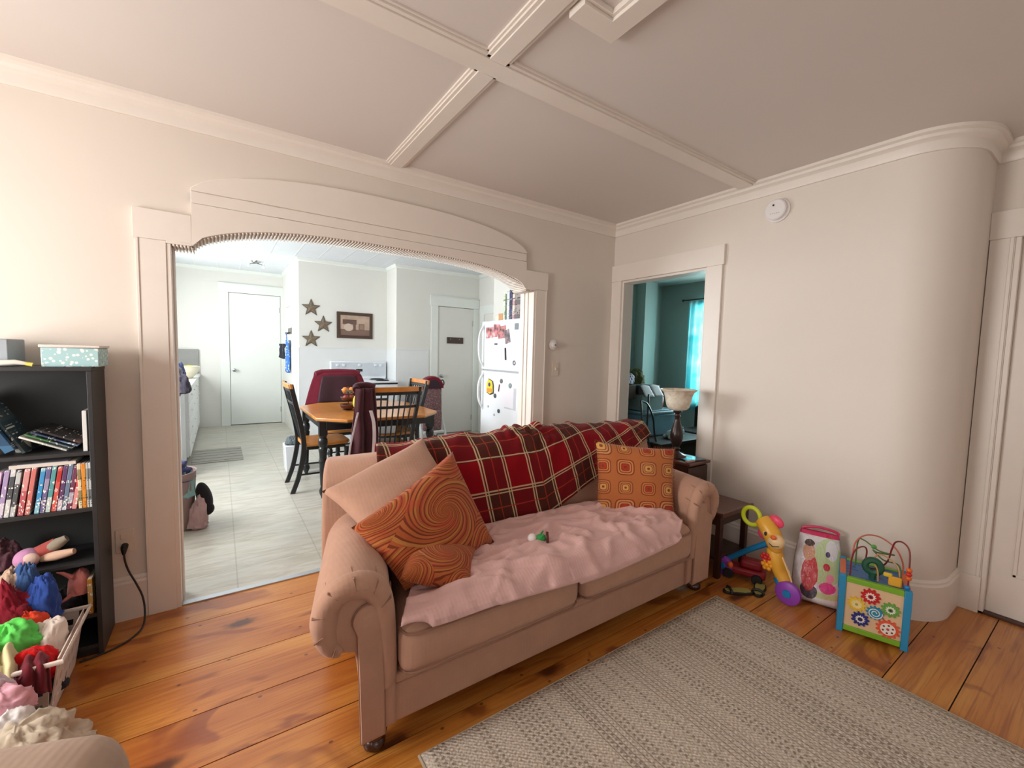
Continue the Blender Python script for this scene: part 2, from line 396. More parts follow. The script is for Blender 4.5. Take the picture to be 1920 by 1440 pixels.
# back wall with the arched opening
def arch_in(x):
    d = min(1.0, abs(x - 0.935) / 1.04); return 1.862 + 0.158 * (1 - d ** 3) ** 0.6
def arch_cap(x):
    d = min(1.0, abs(x - 0.935) / 1.045); return 2.135 + 0.175 * (1 - d ** 2.6) ** 0.6
AX0, AX1 = -0.207, 2.075
mb = MB(); mb.prism([(-1.9, 0), (AX0, 0), (AX0, CZ), (-1.9, CZ)], DY, DY + 0.15); mb.prism([(AX1, 0), (XB + 0.115, 0), (XB + 0.115, CZ), (AX1, CZ)], DY, DY + 0.15)
xs = [AX0, -0.105] + [0.935 + 1.04 * math.sin(PI / 2 * k / 20) for k in range(-20, 21)] + [AX1]
low = [(x, 1.862 if abs(x - 0.935) >= 1.039 else arch_in(x)) for x in xs]
for (xa, za), (xb, zb) in zip(low, low[1:]):
    if xb - xa > 1e-4: mb.prism([(xa, za), (xb, zb), (xb, 2.30), (xa, 2.30)], DY, DY + 0.15)
mb.box(AX0, AX1, DY, DY + 0.15, 2.30, CZ)
struct(mb, 'wall_back', WALL, weld=True)
# white casing of the arch: side boards, cap blocks, three stacked boards with a curved top, jamb lining
T0, T1 = DY - 0.024, DY
mb = MB()
for x0, x1 in ((-0.322, AX0), (AX1, 2.184)):
    mb.box(x0, x1, T0, T1 + 0.002, 0, 1.872)
    for q in (0.0, 0.012): mb.box(x0 if x0 < 0 else x1 - 0.012, x0 + 0.012 if x0 < 0 else x1, T0 - 0.004, T0, 0.24, 1.872)
mb.box(-0.33, -0.105, T0 - 0.004, T1, 1.872, 2.012); mb.box(1.975, 2.192, T0 - 0.004, T1, 1.872, 2.012)
mb.box(AX0, -0.105, T0 - 0.004, T1, 1.862, 1.874); mb.box(1.975, AX1, T0 - 0.004, T1, 1.862, 1.874)
N = 48
for i in range(N):
    xa = -0.105 + 2.08 * i / N; xb = -0.105 + 2.08 * (i + 1) / N
    mb.prism([(xa, arch_in(xa)), (xb, arch_in(xb)), (xb, 2.074), (xa, 2.074)], T0 - 0.004, T1 + 0.001)
    mb.prism([(xa, 2.0765), (xb, 2.0765), (xb, 2.1335), (xa, 2.1335)], T0 + 0.001, T1)
    mb.prism([(xa, 2.136), (xb, 2.136), (xb, max(2.1365, arch_cap(xb))), (xa, max(2.1365, arch_cap(xa)))], T0 - 0.004, T1)
mb.box(-0.105, 1.975, T0 + 0.006, T1 + 0.001, 2.07, 2.14)
mb.box(AX0 - 0.001, AX0 + 0.018, T0 + 0.004, DY + 0.165, 0, 1.862); mb.box(AX1 - 0.018, AX1 + 0.001, T0 + 0.004, DY + 0.165, 0, 1.862)
for q in (0.05, 0.10): mb.box(AX0 + 0.018, AX0 + 0.026, DY + q, DY + q + 0.02, 0, 1.862); mb.box(AX1 - 0.026, AX1 - 0.018, DY + q, DY + q + 0.02, 0, 1.862)
struct(mb, 'trim_arch', TRIM, weld=True, bevel=0.002)
mb = MB()                                            # reeded strip under the arch
pts = [(AX0 + 0.03 + k * 0.0145, 1.862) for k in range(6)]; L = 0; px, pz = -0.1045, arch_in(-0.1045)
k = 0
while px < 1.975:
    pts.append((px, pz)); st = 0.0
    while st < 0.0175 and px < 1.975:
        nx = px + 0.0004; n2 = arch_in(nx); st += math.hypot(0.0004, n2 - pz); px, pz = nx, n2
pts += [(1.98 + k * 0.0145, 1.862) for k in range(5)]
for x, z in pts: mb.tube([(x, T0 + 0.004, z - 0.004), (x, DY + 0.155, z - 0.004)], 0.0062, 6)
struct(mb, 'trim_arch_reeding', TRIM, smooth=True, angle=180)
# crown moulding
CP = [(0, 2.43), (0.010, 2.43), (0.014, 2.438), (0.014, 2.478), (0.020, 2.484), (0.034, 2.492), (0.040, 2.506), (0.056, 2.514), (0.056, CZ + 0.001), (0, CZ + 0.001)]
arc = [(3.225 + 0.25 * math.cos(a), 0.75 + 0.25 * math.sin(a)) for a in [PI + PI / 2 * k / 48 for k in range(49)]]
path = [(XB, DY - 0.0)] + arc + [(3.45, 0.5), (3.45, -2.4)]
flip = lambda P: [(-o, z) for o, z in P]
mb = MB(); sweep(mb, path, flip(CP)); struct(mb, 'trim_crown_right', TRIM, smooth=True, angle=30)
mb = MB(); sweep(mb, [(-1.9, DY), (XB, DY)], flip(CP)); struct(mb, 'trim_crown_back', TRIM, smooth=True, angle=30)
# right wall with the bedroom doorway, the rounded corner, and the wall with the white door
mb = MB(); DB0, DB1, DBZ = 1.831, 2.638, 2.03
mb.box(XB, XB + 0.115, DB1, DY, 0, CZ); mb.box(XB, XB + 0.115, DB0, DB1, DBZ, CZ); mb.box(XB, XB + 0.115, 0.75, DB0, 0, CZ)
o2 = lambda p: (3.225 + (p[0] - 3.225) * 0.6, 0.75 + (p[1] - 0.75) * 0.6)
mb.prism(arc + [o2(p) for p in arc[::-1]], 0, CZ, 'z')
mb.box(3.225, 3.565, 0.5, 0.60, 0, CZ)
struct(mb, 'wall_right', WALL, smooth=True, angle=30)
mb = MB(); mb.box(3.45, 3.565, 0.405, 0.5, 0, CZ); mb.box(3.45, 3.565, -0.42, 0.405, 2.03, CZ); mb.box(3.55, 3.565, -0.42, 0.405, 0, 2.03); mb.box(3.45, 3.565, -2.4, -0.42, 0, CZ)  # thin backing behind the door is added to block outside light
struct(mb, 'wall_right_near', WALL)
mb = MB()
mb.box(XB - 0.022, XB, 1.712, DB0, 0, 2.03); mb.box(XB - 0.022, XB, DB1, DY, 0, 2.03); mb.box(XB - 0.026, XB, 1.700, DY, 2.03, 2.172)
mb.box(XB - 0.004, XB + 0.12, DB0, DB0 + 0.018, 0, DBZ - 0.018); mb.box(XB - 0.004, XB + 0.12, DB1 - 0.018, DB1, 0, DBZ - 0.018); mb.box(XB - 0.004, XB + 0.12, DB0, DB1, DBZ - 0.018, DBZ)
struct(mb, 'trim_bedroom_doorway', TRIM, bevel=0.002)
mb = MB(); mb.box(3.425, 3.45, 0.405, 0.497, 0.0, 2.03); mb.box(3.421, 3.45, -0.53, 0.4995, 2.03, 2.175); mb.box(3.425, 3.45, -0.52, -0.42, 0, 2.03)
mb.box(3.418, 3.425, 0.409, 0.424, 0.2, 2.03); mb.box(3.415, 3.425, 0.403, 0.4985, 0.0, 0.2); mb.box(3.43, 3.56, 0.385, 0.405, 0, 2.03)
struct(mb, 'trim_white_door', TRIM, bevel=0.002)
dr = MB(); dr.box(3.470, 3.505, -0.4195, 0.3848, 0.0125, 2.029)
door = struct(dr, 'door_1', TRIM, bevel=0.002)
for k, (y0, y1, z0, z1) in enumerate(((-0.32, -0.06, 0.24, 0.92), (0.04, 0.30, 0.24, 0.92), (-0.32, -0.06, 1.10, 1.88), (0.04, 0.30, 1.10, 1.88))):
    p = MB()
    for a, b2, c, d in ((y0, y1, z0, z0 + 0.016), (y0, y1, z1 - 0.016, z1), (y0, y0 + 0.016, z0, z1), (y1 - 0.016, y1, z0, z1)): p.box(3.462, 3.4705, a, b2, c, d)
    p.build('panel_moulding', TRIM, door, bevel=0.003)
MB().lathe((3.47, -0.35, 0.95), [(0.0, 0), (0.024, 0.001), (0.024, 0.006), (0.010, 0.010), (0.010, 0.034), (0.026, 0.042), (0.028, 0.056), (0.018, 0.066), (0.0, 0.068)], 20, ax=Matrix.Rotation(rad(-90), 3, 'Y')).build('door_knob', M('old_brass', (120, 96, 58), 0.3, 0.9), door, smooth=True)
struct(MB().box(3.43, 3.56, -0.42, 0.405, 0.0, 0.012), 'trim_threshold_door', M('dark_stained_wood', (74, 40, 24), 0.5))
# baseboards
BP = [(0, 0), (0.018, 0), (0.018, 0.185), (0.012, 0.195), (0.012, 0.205), (0.004, 0.217), (0, 0.217)]
mb = MB(); sweep(mb, [(-1.9, DY), (-0.322, DY)], flip(BP)); struct(mb, 'baseboard_back_left', TRIM)
mb = MB(); sweep(mb, [(2.184, DY), (XB - 0.022, DY)], flip(BP)); struct(mb, 'baseboard_back_right', TRIM)
mb = MB(); sweep(mb, [(XB, 1.712)] + arc + [(3.425, 0.5)], flip(BP)); struct(mb, 'baseboard_right', TRIM, smooth=True, angle=30)
# left wall and front wall with windows, ceiling
def wall_x(name, x0, x1, y0, y1, z1, holes, mat):
    mb = MB(); cur = y0
    for a, b2, c, d in sorted(holes):
        mb.box(x0, x1, cur, a, 0, z1); mb.box(x0, x1, a, b2, 0, c); mb.box(x0, x1, a, b2, d, z1); cur = b2
    mb.box(x0, x1, cur, y1, 0, z1); return struct(mb, name, mat)
def window_x(i, x, s, y0, y1, z0, z1, mat):
    f = MB(); a = x
    for q in ((y0, y0 + 0.05, z0, z1), (y1 - 0.05, y1, z0, z1), (y0, y1, z0, z0 + 0.05), (y0, y1, z1 - 0.05, z1), (y0, y1, (z0 + z1) / 2 - 0.02, (z0 + z1) / 2 + 0.02)): f.box(a - 0.02, a + 0.02, *q)
    o = struct(f, 'window_%d' % i, mat); MB().box(a - 0.003, a + 0.003, y0 + 0.05, y1 - 0.05, z0 + 0.05, z1 - 0.05).build('pane', GLASS, o); return o
wall_x('wall_left', -2.05, -1.9, -2.4, DY + 0.15, CZ, [(1.08, 2.08, 0.82, 2.08), (-1.4, -0.4, 0.82, 2.08)], WALL)
window_x(1, -2.02, 1, 1.08, 2.08, 0.82, 2.08, TRIM); window_x(2, -2.02, 1, -1.4, -0.4, 0.82, 2.08, TRIM)
mb = MB(); mb.box(-2.05, 0.1, -2.55, -2.4, 0, CZ); mb.box(0.1, 1.7, -2.55, -2.4, 0, 0.82); mb.box(0.1, 1.7, -2.55, -2.4, 2.08, CZ); mb.box(1.7, 3.565, -2.55, -2.4, 0, CZ); struct(mb, 'wall_front', WALL)
f = MB()
for q in ((0.1, 0.15, 0.82, 2.08), (1.65, 1.7, 0.82, 2.08), (0.1, 1.7, 0.82, 0.87), (0.1, 1.7, 2.03, 2.08), (0.88, 0.92, 0.82, 2.08)): f.box(q[0], q[1], -2.54, -2.5, q[2], q[3])
w = struct(f, 'window_3', TRIM); MB().box(0.15, 1.65, -2.523, -2.517, 0.87, 2.03).build('pane', GLASS, w)
struct(MB().box(-2.05, 3.6, -2.55, DY + 0.15, CZ, CZ + 0.08), 'ceiling', CEIL)
# flat boards on the ceiling, edged with small mouldings
mb = MB(); TH = 0.022
def cboard(x0, x1, y0, y1, ax):
    mb.box(x0, x1, y0, y1, CZ - TH, CZ + 0.001)
    for k in (0, 1):
        if ax == 'y':
            a = x0 - 0.016 if k == 0 else x1; mb.box(a, a + 0.016, y0, y1, CZ - 0.016, CZ + 0.001); a = x0 - 0.026 if k == 0 else x1 + 0.016; mb.box(a, a + 0.010, y0, y1, CZ - 0.008, CZ + 0.001)
        else:
            a = y0 - 0.016 if k == 0 else y1; mb.box(x0, x1, a, a + 0.016, CZ - 0.016, CZ + 0.001); a = y0 - 0.026 if k == 0 else y1 + 0.016; mb.box(x0, x1, a, a + 0.010, CZ - 0.008, CZ + 0.001)
cboard(0.895, 0.968, 1.602, DY - 0.05, 'y'); cboard(0.895, 0.968, -2.4, 1.515, 'y')
struct(mb, 'trim_ceiling_lengthwise', TRIM, bevel=0.0015)
mb = MB(); cboard(-1.9, XB - 0.05, 1.515, 1.602, 'x'); struct(mb, 'trim_ceiling_crosswise', TRIM, bevel=0.0015)
mb = MB(); mb.prism([(1.0, 1.172), (1.205, 1.172), (1.205, -0.4), (1.13, -0.4), (1.13, 1.095), (1.0, 1.095)], CZ - 0.03, CZ + 0.001, 'z')
mb.prism([(1.118, -0.4), (1.13, -0.4), (1.13, 1.095), (1.0, 1.095), (1.0, 1.083), (1.118, 1.083)], CZ - 0.018, CZ + 0.001, 'z'); struct(mb, 'trim_ceiling_corner', TRIM, bevel=0.0015)

# ------------------------------------------------------------------ shell of the kitchen and the bedroom
KZ = 2.69
struct(MB().box(-1.0, 3.14, DY - 0.004, 4.95, -0.06, 0.001).box(-1.0, 3.72, 4.95, 8.95, -0.06, 0.001), 'floor_kitchen', VINYL)
struct(MB().box(AX0 + 0.02, AX1 - 0.02, 2.735, 2.775, 0.001, 0.007), 'trim_threshold', M('aluminium_strip', (196, 200, 204), 0.35, 0.7, bst=0.05))
struct(MB().box(-1.15, 3.87, DY + 0.15, 8.95, KZ, KZ + 0.08), 'ceiling_kitchen', TIN)
wall_x('wall_kitchen_left', -1.15, -1.0, DY + 0.15, 8.95, KZ, [(3.85, 5.05, 1.0, 2.1), (6.5, 7.9, 1.1, 2.1)], KWALL)
window_x(4, -1.12, 1, 3.85, 5.05, 1.0, 2.1, KTRIM); window_x(5, -1.12, 1, 6.5, 7.9, 1.1, 2.1, KTRIM)
mb = MB(); mb.box(-1.0, 0.13, 8.85, 8.95, 0, KZ); mb.box(0.13, 0.935, 8.85, 8.95, 2.30, KZ); mb.box(0.13, 0.935, 8.93, 8.95, 0, 2.30); mb.box(0.935, 1.2, 8.85, 8.95, 0, KZ); struct(mb, 'wall_kitchen_back', KWALL)  # includes an added backing sheet that keeps sky light out of the door gap
mb = MB(); mb.box(0.965, 2.26, 6.96, 7.08, 0, KZ); mb.box(0.965, 1.08, 7.08, 8.85, 0, KZ); struct(mb, 'wall_kitchen_stove', KWALL)
mb = MB(); mb.box(2.26, 2.95, 6.5, 6.62, 0, KZ); mb.box(2.26, 2.38, 6.62, 6.96, 0, KZ); mb.box(2.95, 3.61, 6.5, 6.62, 2.115, KZ); mb.box(2.95, 3.61, 6.60, 6.62, 0, 2.115); mb.box(3.61, 3.87, 6.5, 6.62, 0, KZ); struct(mb, 'wall_kitchen_pantry', KWALL)  # sheet behind the pantry door is added against leaking outside light
mb = MB(); mb.box(3.72, 3.87, 5.0, 6.5, 0, KZ); mb.box(3.09, 3.87, 4.9, 5.0, 0, KZ); mb.box(3.09, 3.14, DY + 0.15, 4.9, 0, KZ); struct(mb, 'wall_kitchen_right', KWALL)
struct(MB().box(-1.15, 3.14, DY + 0.146, DY + 0.15, CZ, KZ), 'wall_kitchen_near', KWALL)
mb = MB()
mb.box(0.966, 2.26, 6.951, 6.96, 0, 1.385); mb.box(0.966, 2.26, 6.946, 6.96, 1.385, 1.40); mb.box(2.2525, 2.26, 6.5, 6.951, 0, 1.385); mb.box(2.2525, 2.80, 6.493, 6.5, 0, 1.385); mb.box(2.2525, 2.80, 6.489, 6.5, 1.385, 1.40)
mb.box(0.957, 0.965, 6.951, 7.75, 0, 1.385)
struct(mb, 'trim_wainscot', KTILE)
KP = [(0, KZ - 0.055), (0.006, KZ - 0.052), (0.014, KZ - 0.036), (0.030, KZ - 0.014), (0.034, KZ - 0.006), (0.034, KZ + 0.001), (0, KZ + 0.001)]
mb = MB(); sweep(mb, [(-1.0, 8.85), (0.965, 8.85), (0.965, 6.96), (2.26, 6.96), (2.26, 6.5), (3.72, 6.5), (3.72, 5.0)], flip(KP)); struct(mb, 'trim_kitchen_cove', KTRIM, smooth=True, angle=50)
def kdoor(n, x0, x1, y, z1, cas, knob_left, hdr):
    t = MB(); t.box(x0 - cas, x0, y - 0.022, y, 0, z1); t.box(x1, x1 + cas * 0.9, y - 0.022, y, 0, z1); t.box(x0 - cas - 0.015, x1 + cas * 0.9, y - 0.026, y, z1, z1 + hdr); t.box(x0 - cas - 0.022, x1 + cas * 0.9, y - 0.034, y, z1 + hdr, z1 + hdr + 0.015)
    struct(t, 'trim_kitchen_door_%d' % n, KTRIM, bevel=0.003)
    d = MB().box(x0 + 0.004, x1 - 0.004, y - 0.004, y + 0.035, 0.012, z1 - 0.006); o = struct(d, 'door_%d' % n, KTRIM if n == 2 else M('pantry_paint', (224, 223, 217), 0.45, var=0.01, bst=0.03), bevel=0.002)
    kx = x0 + 0.065 if knob_left else x1 - 0.065
    MB().lathe((kx, y - 0.004, 0.97), [(0, 0), (0.028, 0.001), (0.028, 0.007), (0.012, 0.012), (0.012, 0.035), (0.028, 0.045), (0.030, 0.06), (0.016, 0.07), (0, 0.071)], 18, ax=Matrix.Rotation(rad(90), 3, 'X')).build('door_knob', M('chrome', (180, 184, 186), 0.22, 0.95, bst=0), o, smooth=True)
    hx = x1 - 0.006 if knob_left else x0 + 0.006
    for hz in (0.25, z1 - 0.25): MB().box(hx - 0.018, hx + 0.018, y - 0.012, y - 0.003, hz - 0.045, hz + 0.045).build('hinge', M('hinge_white', (190, 192, 186), 0.4, 0.3), o)
    return o
kdoor(2, 0.14, 0.925, 8.85, 2.30, 0.135, True, 0.14); pd = kdoor(3, 2.95, 3.61, 6.5, 2.115, 0.12, True, 0.15)
mb = MB(); mb.box(3.700, 3.72, 5.72, 6.44, 2.02, 2.16); mb.box(3.702, 3.72, 6.30, 6.42, 0, 2.02); mb.box(3.702, 3.72, 5.74, 5.86, 0, 2.02); struct(mb, 'trim_kitchen_side_door', KTRIM)
mb = MB(); mb.box(0.945, 0.965, 7.15, 7.28, 0, 2.05); mb.box(0.940, 0.965, 7.10, 8.3, 2.05, 2.17); struct(mb, 'trim_kitchen_hall', KTRIM)
# bedroom
BR = M('bedroom_floor_brown', (84, 66, 52), 0.7)
struct(MB().box(XB, 5.75, 0.6, 4.3, -0.06, 0.0005), 'floor_bedroom', BR)
mb = MB(); mb.box(3.14, 5.75, 4.18, 4.3, 0, 2.44); mb.box(5.02, 5.28, 4.02, 4.18, 0, 2.44); struct(mb, 'wall_bedroom_back', BWALL)
wall_x('wall_bedroom_far', 5.6, 5.75, 0.7, 4.18, 2.44, [(2.45, 3.60, 0.75, 2.12)], BWALL)
window_x(6, 5.71, 1, 2.45, 3.60, 0.75, 2.12, KTRIM)
struct(MB().box(3.09, 5.75, 0.6, 0.72, 0, 2.44), 'wall_bedroom_near', BWALL)
struct(MB().box(3.09, 5.75, 0.6, 4.3, 2.44, 2.5), 'ceiling_bedroom', BWALL)
struct(MB().box(3.141, 3.15, DY + 0.15, 4.18, 0, 2.44), 'wall_bedroom_left', BWALL)
struct(MB().box(3.09, 3.095, 0.72, 1.75, 0, 2.44), 'wall_bedroom_side', BWALL)

# ================================================================== LIVING ROOM
# ------------------------------------------------------------------ sofa
SOFA = fabric('sofa_tan_fabric', (187, 146, 124), var=0.05)
WELT = fabric('sofa_welt', (150, 112, 92)); MAHOG = M('mahogany_foot', (58, 26, 16), 0.3, coat=0.4)
shear = lambda p: Vector((p.x + 0.27 * (p.y - 1.36), p.y, p.z))
sofa = thing('sofa', 'tan upholstered two seat sofa with rolled arms, under a plaid throw and pink blanket', 'sofa', (1.37, 1.75, 0))
def arc_pts(cx, cz, r, a0, a1, n): return [(cx + r * math.cos(rad(a0 + (a1 - a0) * k / n)), cz + r * math.sin(rad(a0 + (a1 - a0) * k / n))) for k in range(n + 1)]
def roll_arm(mx, base_out, y0, y1, cx=0.335, cz=0.532, r=0.125, inner=0.478):
    """rolled arm: mx maps the left-hand profile to the side wanted"""
    P = [(base_out, 0.078), (base_out - 0.008, 0.25), (0.345 if base_out > 0.34 else base_out - 0.002, 0.36), (0.338, 0.40)] + arc_pts(cx, cz, r, 252, -18, 26) + [(inner - 0.008, 0.44), (inner, 0.36), (inner, 0.22), (inner, 0.078)]
    mb = MB(); rings = []; c = (0.40, 0.42)
    for y, s in ((y0, 0.86), (y0 + 0.004, 0.93), (y0 + 0.014, 0.975), (y0 + 0.035, 1.0), (y0 + 0.2, 1.0), (y0 + 0.45, 0.985), (y1, 0.96)):
        rings.append([(mx(c[0] + (x - c[0]) * s), y, max(0.078, c[1] + (z - c[1]) * s)) for x, z in P])
    mb.loft(rings); return mb
def arm_front(mx, y0, lo=0.362, hi=0.452):
    P = [(lo, 0.085), (hi, 0.085), (hi - 0.004, 0.30), (hi - 0.012, 0.47)] + arc_pts(0.384, 0.505, 0.048, 10, 190, 12) + [(lo - 0.012, 0.46), (lo - 0.006, 0.3)]
    mb = MB(); cc = (sum(p[0] for p in P) / len(P), sum(p[1] for p in P) / len(P)); rings = []
    for y, s in ((y0 + 0.02, 1.0), (y0 - 0.006, 1.0), (y0 - 0.014, 0.97), (y0 - 0.017, 0.88)): rings.append([(mx(cc[0] + (x - cc[0]) * s), y, cc[1] + (z - cc[1]) * (1 - (1 - s) * 0.4)) for x, z in P])
    mb.loft(rings); return mb, [(mx(x), y0 - 0.006, z) for x, z in P]
for mx, bo in ((lambda x: x, 0.365), (lambda x: 2.62 - x, 0.29)):
    a = roll_arm(mx, bo, 1.338, 2.14).build('arm', SOFA, sofa, smooth=True, angle=60, tf=shear)
    m2, loop = arm_front(mx, 1.338, bo - 0.003, 0.440); m2.build('arm_front_panel', SOFA, a, smooth=True, angle=50, tf=shear)
    MB().tube(loop + [loop[0]], 0.0035, 6).build('piping', WELT, a, smooth=True, tf=shear)
    U = [(0.300, 0.415), (0.268, 0.445), (0.252, 0.50), (0.256, 0.56), (0.285, 0.602), (0.335, 0.617), (0.388, 0.602), (0.418, 0.565), (0.432, 0.52), (0.440, 0.46), (0.446, 0.38), (0.450, 0.30), (0.448, 0.245)]
    up = smooth_path([(mx(x), 1.352, z) for x, z in U], 5); nu_ = len(up); MB().tube(up, [0.020 + 0.022 * min(1.0, k / 12.0) if k < nu_ * 0.5 else 0.042 - 0.014 * (k / nu_ - 0.5) * 2 for k in range(nu_)], 14).build('rolled_edge', SOFA, a, smooth=True, angle=180, tf=shear)
    for k in range(7):
        q = rad(235 - k * 38); c0, c1, c2 = [Vector((0.338 + rr_ * math.cos(q + da), yy_, 0.530 + rr_ * math.sin(q + da))) for rr_, yy_, da in ((0.088, 1.309, 0), (0.121, 1.323, 0.10), (0.129, 1.40, 0.2))]
        pts = [Vector((mx(c.x), c.y, c.z)) for c in (c0, c1, c2)]; MB().tube(pts, [0.0012, 0.0036, 0.0008], 6).build('pleat', WELT, a, smooth=True, tf=shear)
mb = MB(); mb.box(0.40, 2.30, 1.362, 2.13, 0.075, 0.218); mb.build('base', SOFA, sofa, bevel=0.012, seg=3, tf=shear)
mb = MB(); mb.box(0.47, 2.15, 1.352, 2.10, 0.222, 0.262); mb.build('deck', SOFA, sofa, bevel=0.012, seg=3, tf=shear)
for x0, x1 in ((0.482, 1.300), (1.308, 2.138)):
    c = rbox(x0, x1, 1.292, 1.90, 0.262, 0.452, 0.06, (0.0, 0.02, 0.020)).build('seat_cushion', SOFA, sofa, smooth=True, angle=180, tf=shear)
    for z in (0.288, 0.424):
        MB().tube([(x0 + 0.01, 1.40, z), (x0 + 0.008, 1.345, z), (x0 + 0.025, 1.305, z), (x0 + 0.06, 1.288, z)] + [(x0 + 0.06 + (x1 - x0 - 0.12) * k / 12, 1.288 - 0.012 * math.sin(PI * k / 12), z + 0.004 * math.sin(PI * k / 12)) for k in range(1, 12)] + [(x1 - 0.06, 1.288, z), (x1 - 0.025, 1.305, z), (x1 - 0.008, 1.345, z), (x1 - 0.01, 1.40, z)], 0.0045, 6).build('piping', WELT, c, smooth=True, tf=shear)
BPF = [(1.90, 0.24), (1.895, 0.42), (1.905, 0.60), (1.945, 0.75), (1.985, 0.82), (2.04, 0.85), (2.10, 0.86), (2.145, 0.845), (2.172, 0.79), (2.172, 0.5), (2.15, 0.09), (1.99, 0.09)]
mb = MB(); rings = []
for x, s in ((0.195, 0.93), (0.200, 0.975), (0.215, 1.0), (1.3, 1.0), (2.350, 1.0), (2.365, 0.975), (2.370, 0.93)): rings.append([(x, 2.03 + (y - 2.03) * s, 0.45 + (z - 0.45) * s) for y, z in BPF])
mb.loft(rings); mb.build('backrest', SOFA, sofa, smooth=True, angle=60, tf=shear)
for x0, x1 in ((0.50, 1.298), (1.31, 2.12)):
    rbox(x0, x1, 1.868, 1.99, 0.405, 0.70, 0.05, (0, 0.006, 0.0), 6).build('back_cushion', SOFA, sofa, smooth=True, angle=180, tf=lambda p: shear(Vector((p.x, p.y + 0.20 * max(0, p.z - 0.45), p.z))))
for x, y in ((0.405, 1.392), (2.285, 1.392), (0.44, 2.09), (2.30, 2.09)):
    MB().lathe(shear(Vector((x, y, 0))), [(0.0, 0), (0.024, 0.0), (0.036, 0.012), (0.038, 0.026), (0.030, 0.036), (0.027, 0.040), (0.040, 0.050), (0.044, 0.062), (0.044, 0.076), (0, 0.0765)], 20).build('foot', MAHOG, sofa, smooth=True, angle=50)

# plaid throw over the back of the sofa
def plaid_mat():
    m, t, b = newmat('red_plaid'); uv, u, v, w = coords(t, 'UV')
    fu = (u * 6.4 - v * 0.55 + 0.08).frac(); fv = (v * 2.9 + 0.12).frac()
    bu = fu.gt(0.46); bv = fv.gt(0.46)
    red = C(140, 12, 24); mid = C(114, 20, 26); dark = C(80, 38, 30)
    c = mixc(t, (bu + bv) * 0.5, red, dark); c = mixc(t, ((bu - bv).abs()) * 1.0, c, mid)
    def line(f, p, wd): return (f - p).abs().lt(wd)
    ln = line(fu, 0.455, 0.014).mx(line(fu, 0.51, 0.012)).mx(line(fu, 0.93, 0.012)).mx(line(fu, 0.985, 0.012)); lv = line(fv, 0.46, 0.011).mx(line(fv, 0.505, 0.009)).mx(line(fv, 0.97, 0.010))
    c = mixc(t, ln.mx(lv) * 0.8, c, C(214, 190, 150)); l2 = line(fu, 0.71, 0.010).mx(line(fv, 0.72, 0.009)); c = mixc(t, l2 * 0.8, c, C(170, 60, 40))
    th = ((u * 900.0).sin() * (v * 420.0).sin()) * 0.5
    t.links.new(c, b.inputs['Base Color']); b.inputs['Roughness'].default_value = 0.95; b.inputs['Sheen Weight'].default_value = 0.05; b.inputs['Specular IOR Level'].default_value = 0.1
    bump(t, b, th + nz(t, uv, 30, 3) * 2, 0.15, 0.002); return m
PLAID = plaid_mat()
TP = [(2.215, 0.50), (2.205, 0.70), (2.195, 0.80), (2.165, 0.868), (2.10, 0.886), (2.035, 0.876), (1.972, 0.842), (1.918, 0.765), (1.882, 0.64), (1.856, 0.53), (1.832, 0.455), (1.828, 0.448)]
def poly_at(P, s):
    L = [0.0]
    for a, b2 in zip(P, P[1:]): L.append(L[-1] + math.hypot(b2[0] - a[0], b2[1] - a[1]))
    d = s * L[-1]
    for i in range(len(P) - 1):
        if d <= L[i + 1] or i == len(P) - 2:
            k = (d - L[i]) / max(1e-9, L[i + 1] - L[i]); return (P[i][0] + (P[i + 1][0] - P[i][0]) * k, P[i][1] + (P[i + 1][1] - P[i][1]) * k)
def throw(u, v):
    x = 0.428 + 1.945 * u; end = 1.0 - 0.36 * max(0, u - 0.48) / 0.5
    y, z = poly_at(TP, v * end)
    w = 0.012 * (1 - abs(fr((x * 3 + v * 1.2, v * 2.2, 0), 1.6, 3)) * 2) + 0.006
    cx = math.exp(-((u - 0.46 - 0.25 * (v - 0.45)) / 0.085) ** 2) * math.exp(-((v - 0.47) / 0.16) ** 2)
    w += 0.040 * cx * (0.35 + abs(fr((x * 16, v * 14, 2), 1.0, 5)) * 1.7)
    c2 = math.exp(-((u - 0.66) / 0.1) ** 2) * math.exp(-((v - 0.36) / 0.1) ** 2); w += 0.03 * c2 * (0.4 + abs(fr((x * 14, v * 16, 6), 1.0, 8)) * 1.5)
    w += 0.016 * math.exp(-((v - 0.40) / 0.12) ** 2) * max(0, fr((x * 5.0, 0.3, 0), 1.0, 11)) * 2
    ny, nzv = (2.04 - y), 0.0
    a = poly_at(TP, min(1, v * end + 0.01)); b2 = poly_at(TP, max(0, v * end - 0.01)); ty, tz = a[0] - b2[0], a[1] - b2[1]; l = math.hypot(ty, tz) or 1
    n1, n2 = tz / l * -1 * -1, -ty / l
    p = Vector((x + 0.06 * (v - 0.4) * 0.4, y - abs(w) * (-n1), z + abs(w) * n2))
    return shear(p)
mb = MB(); mb.grid(throw, 150, 70)
tag(mb.build('plaid_throw', PLAID, smooth=True, angle=180, solid=0.006, soff=0), 'red and brown plaid throw blanket rumpled over the back of the tan sofa', 'blanket')

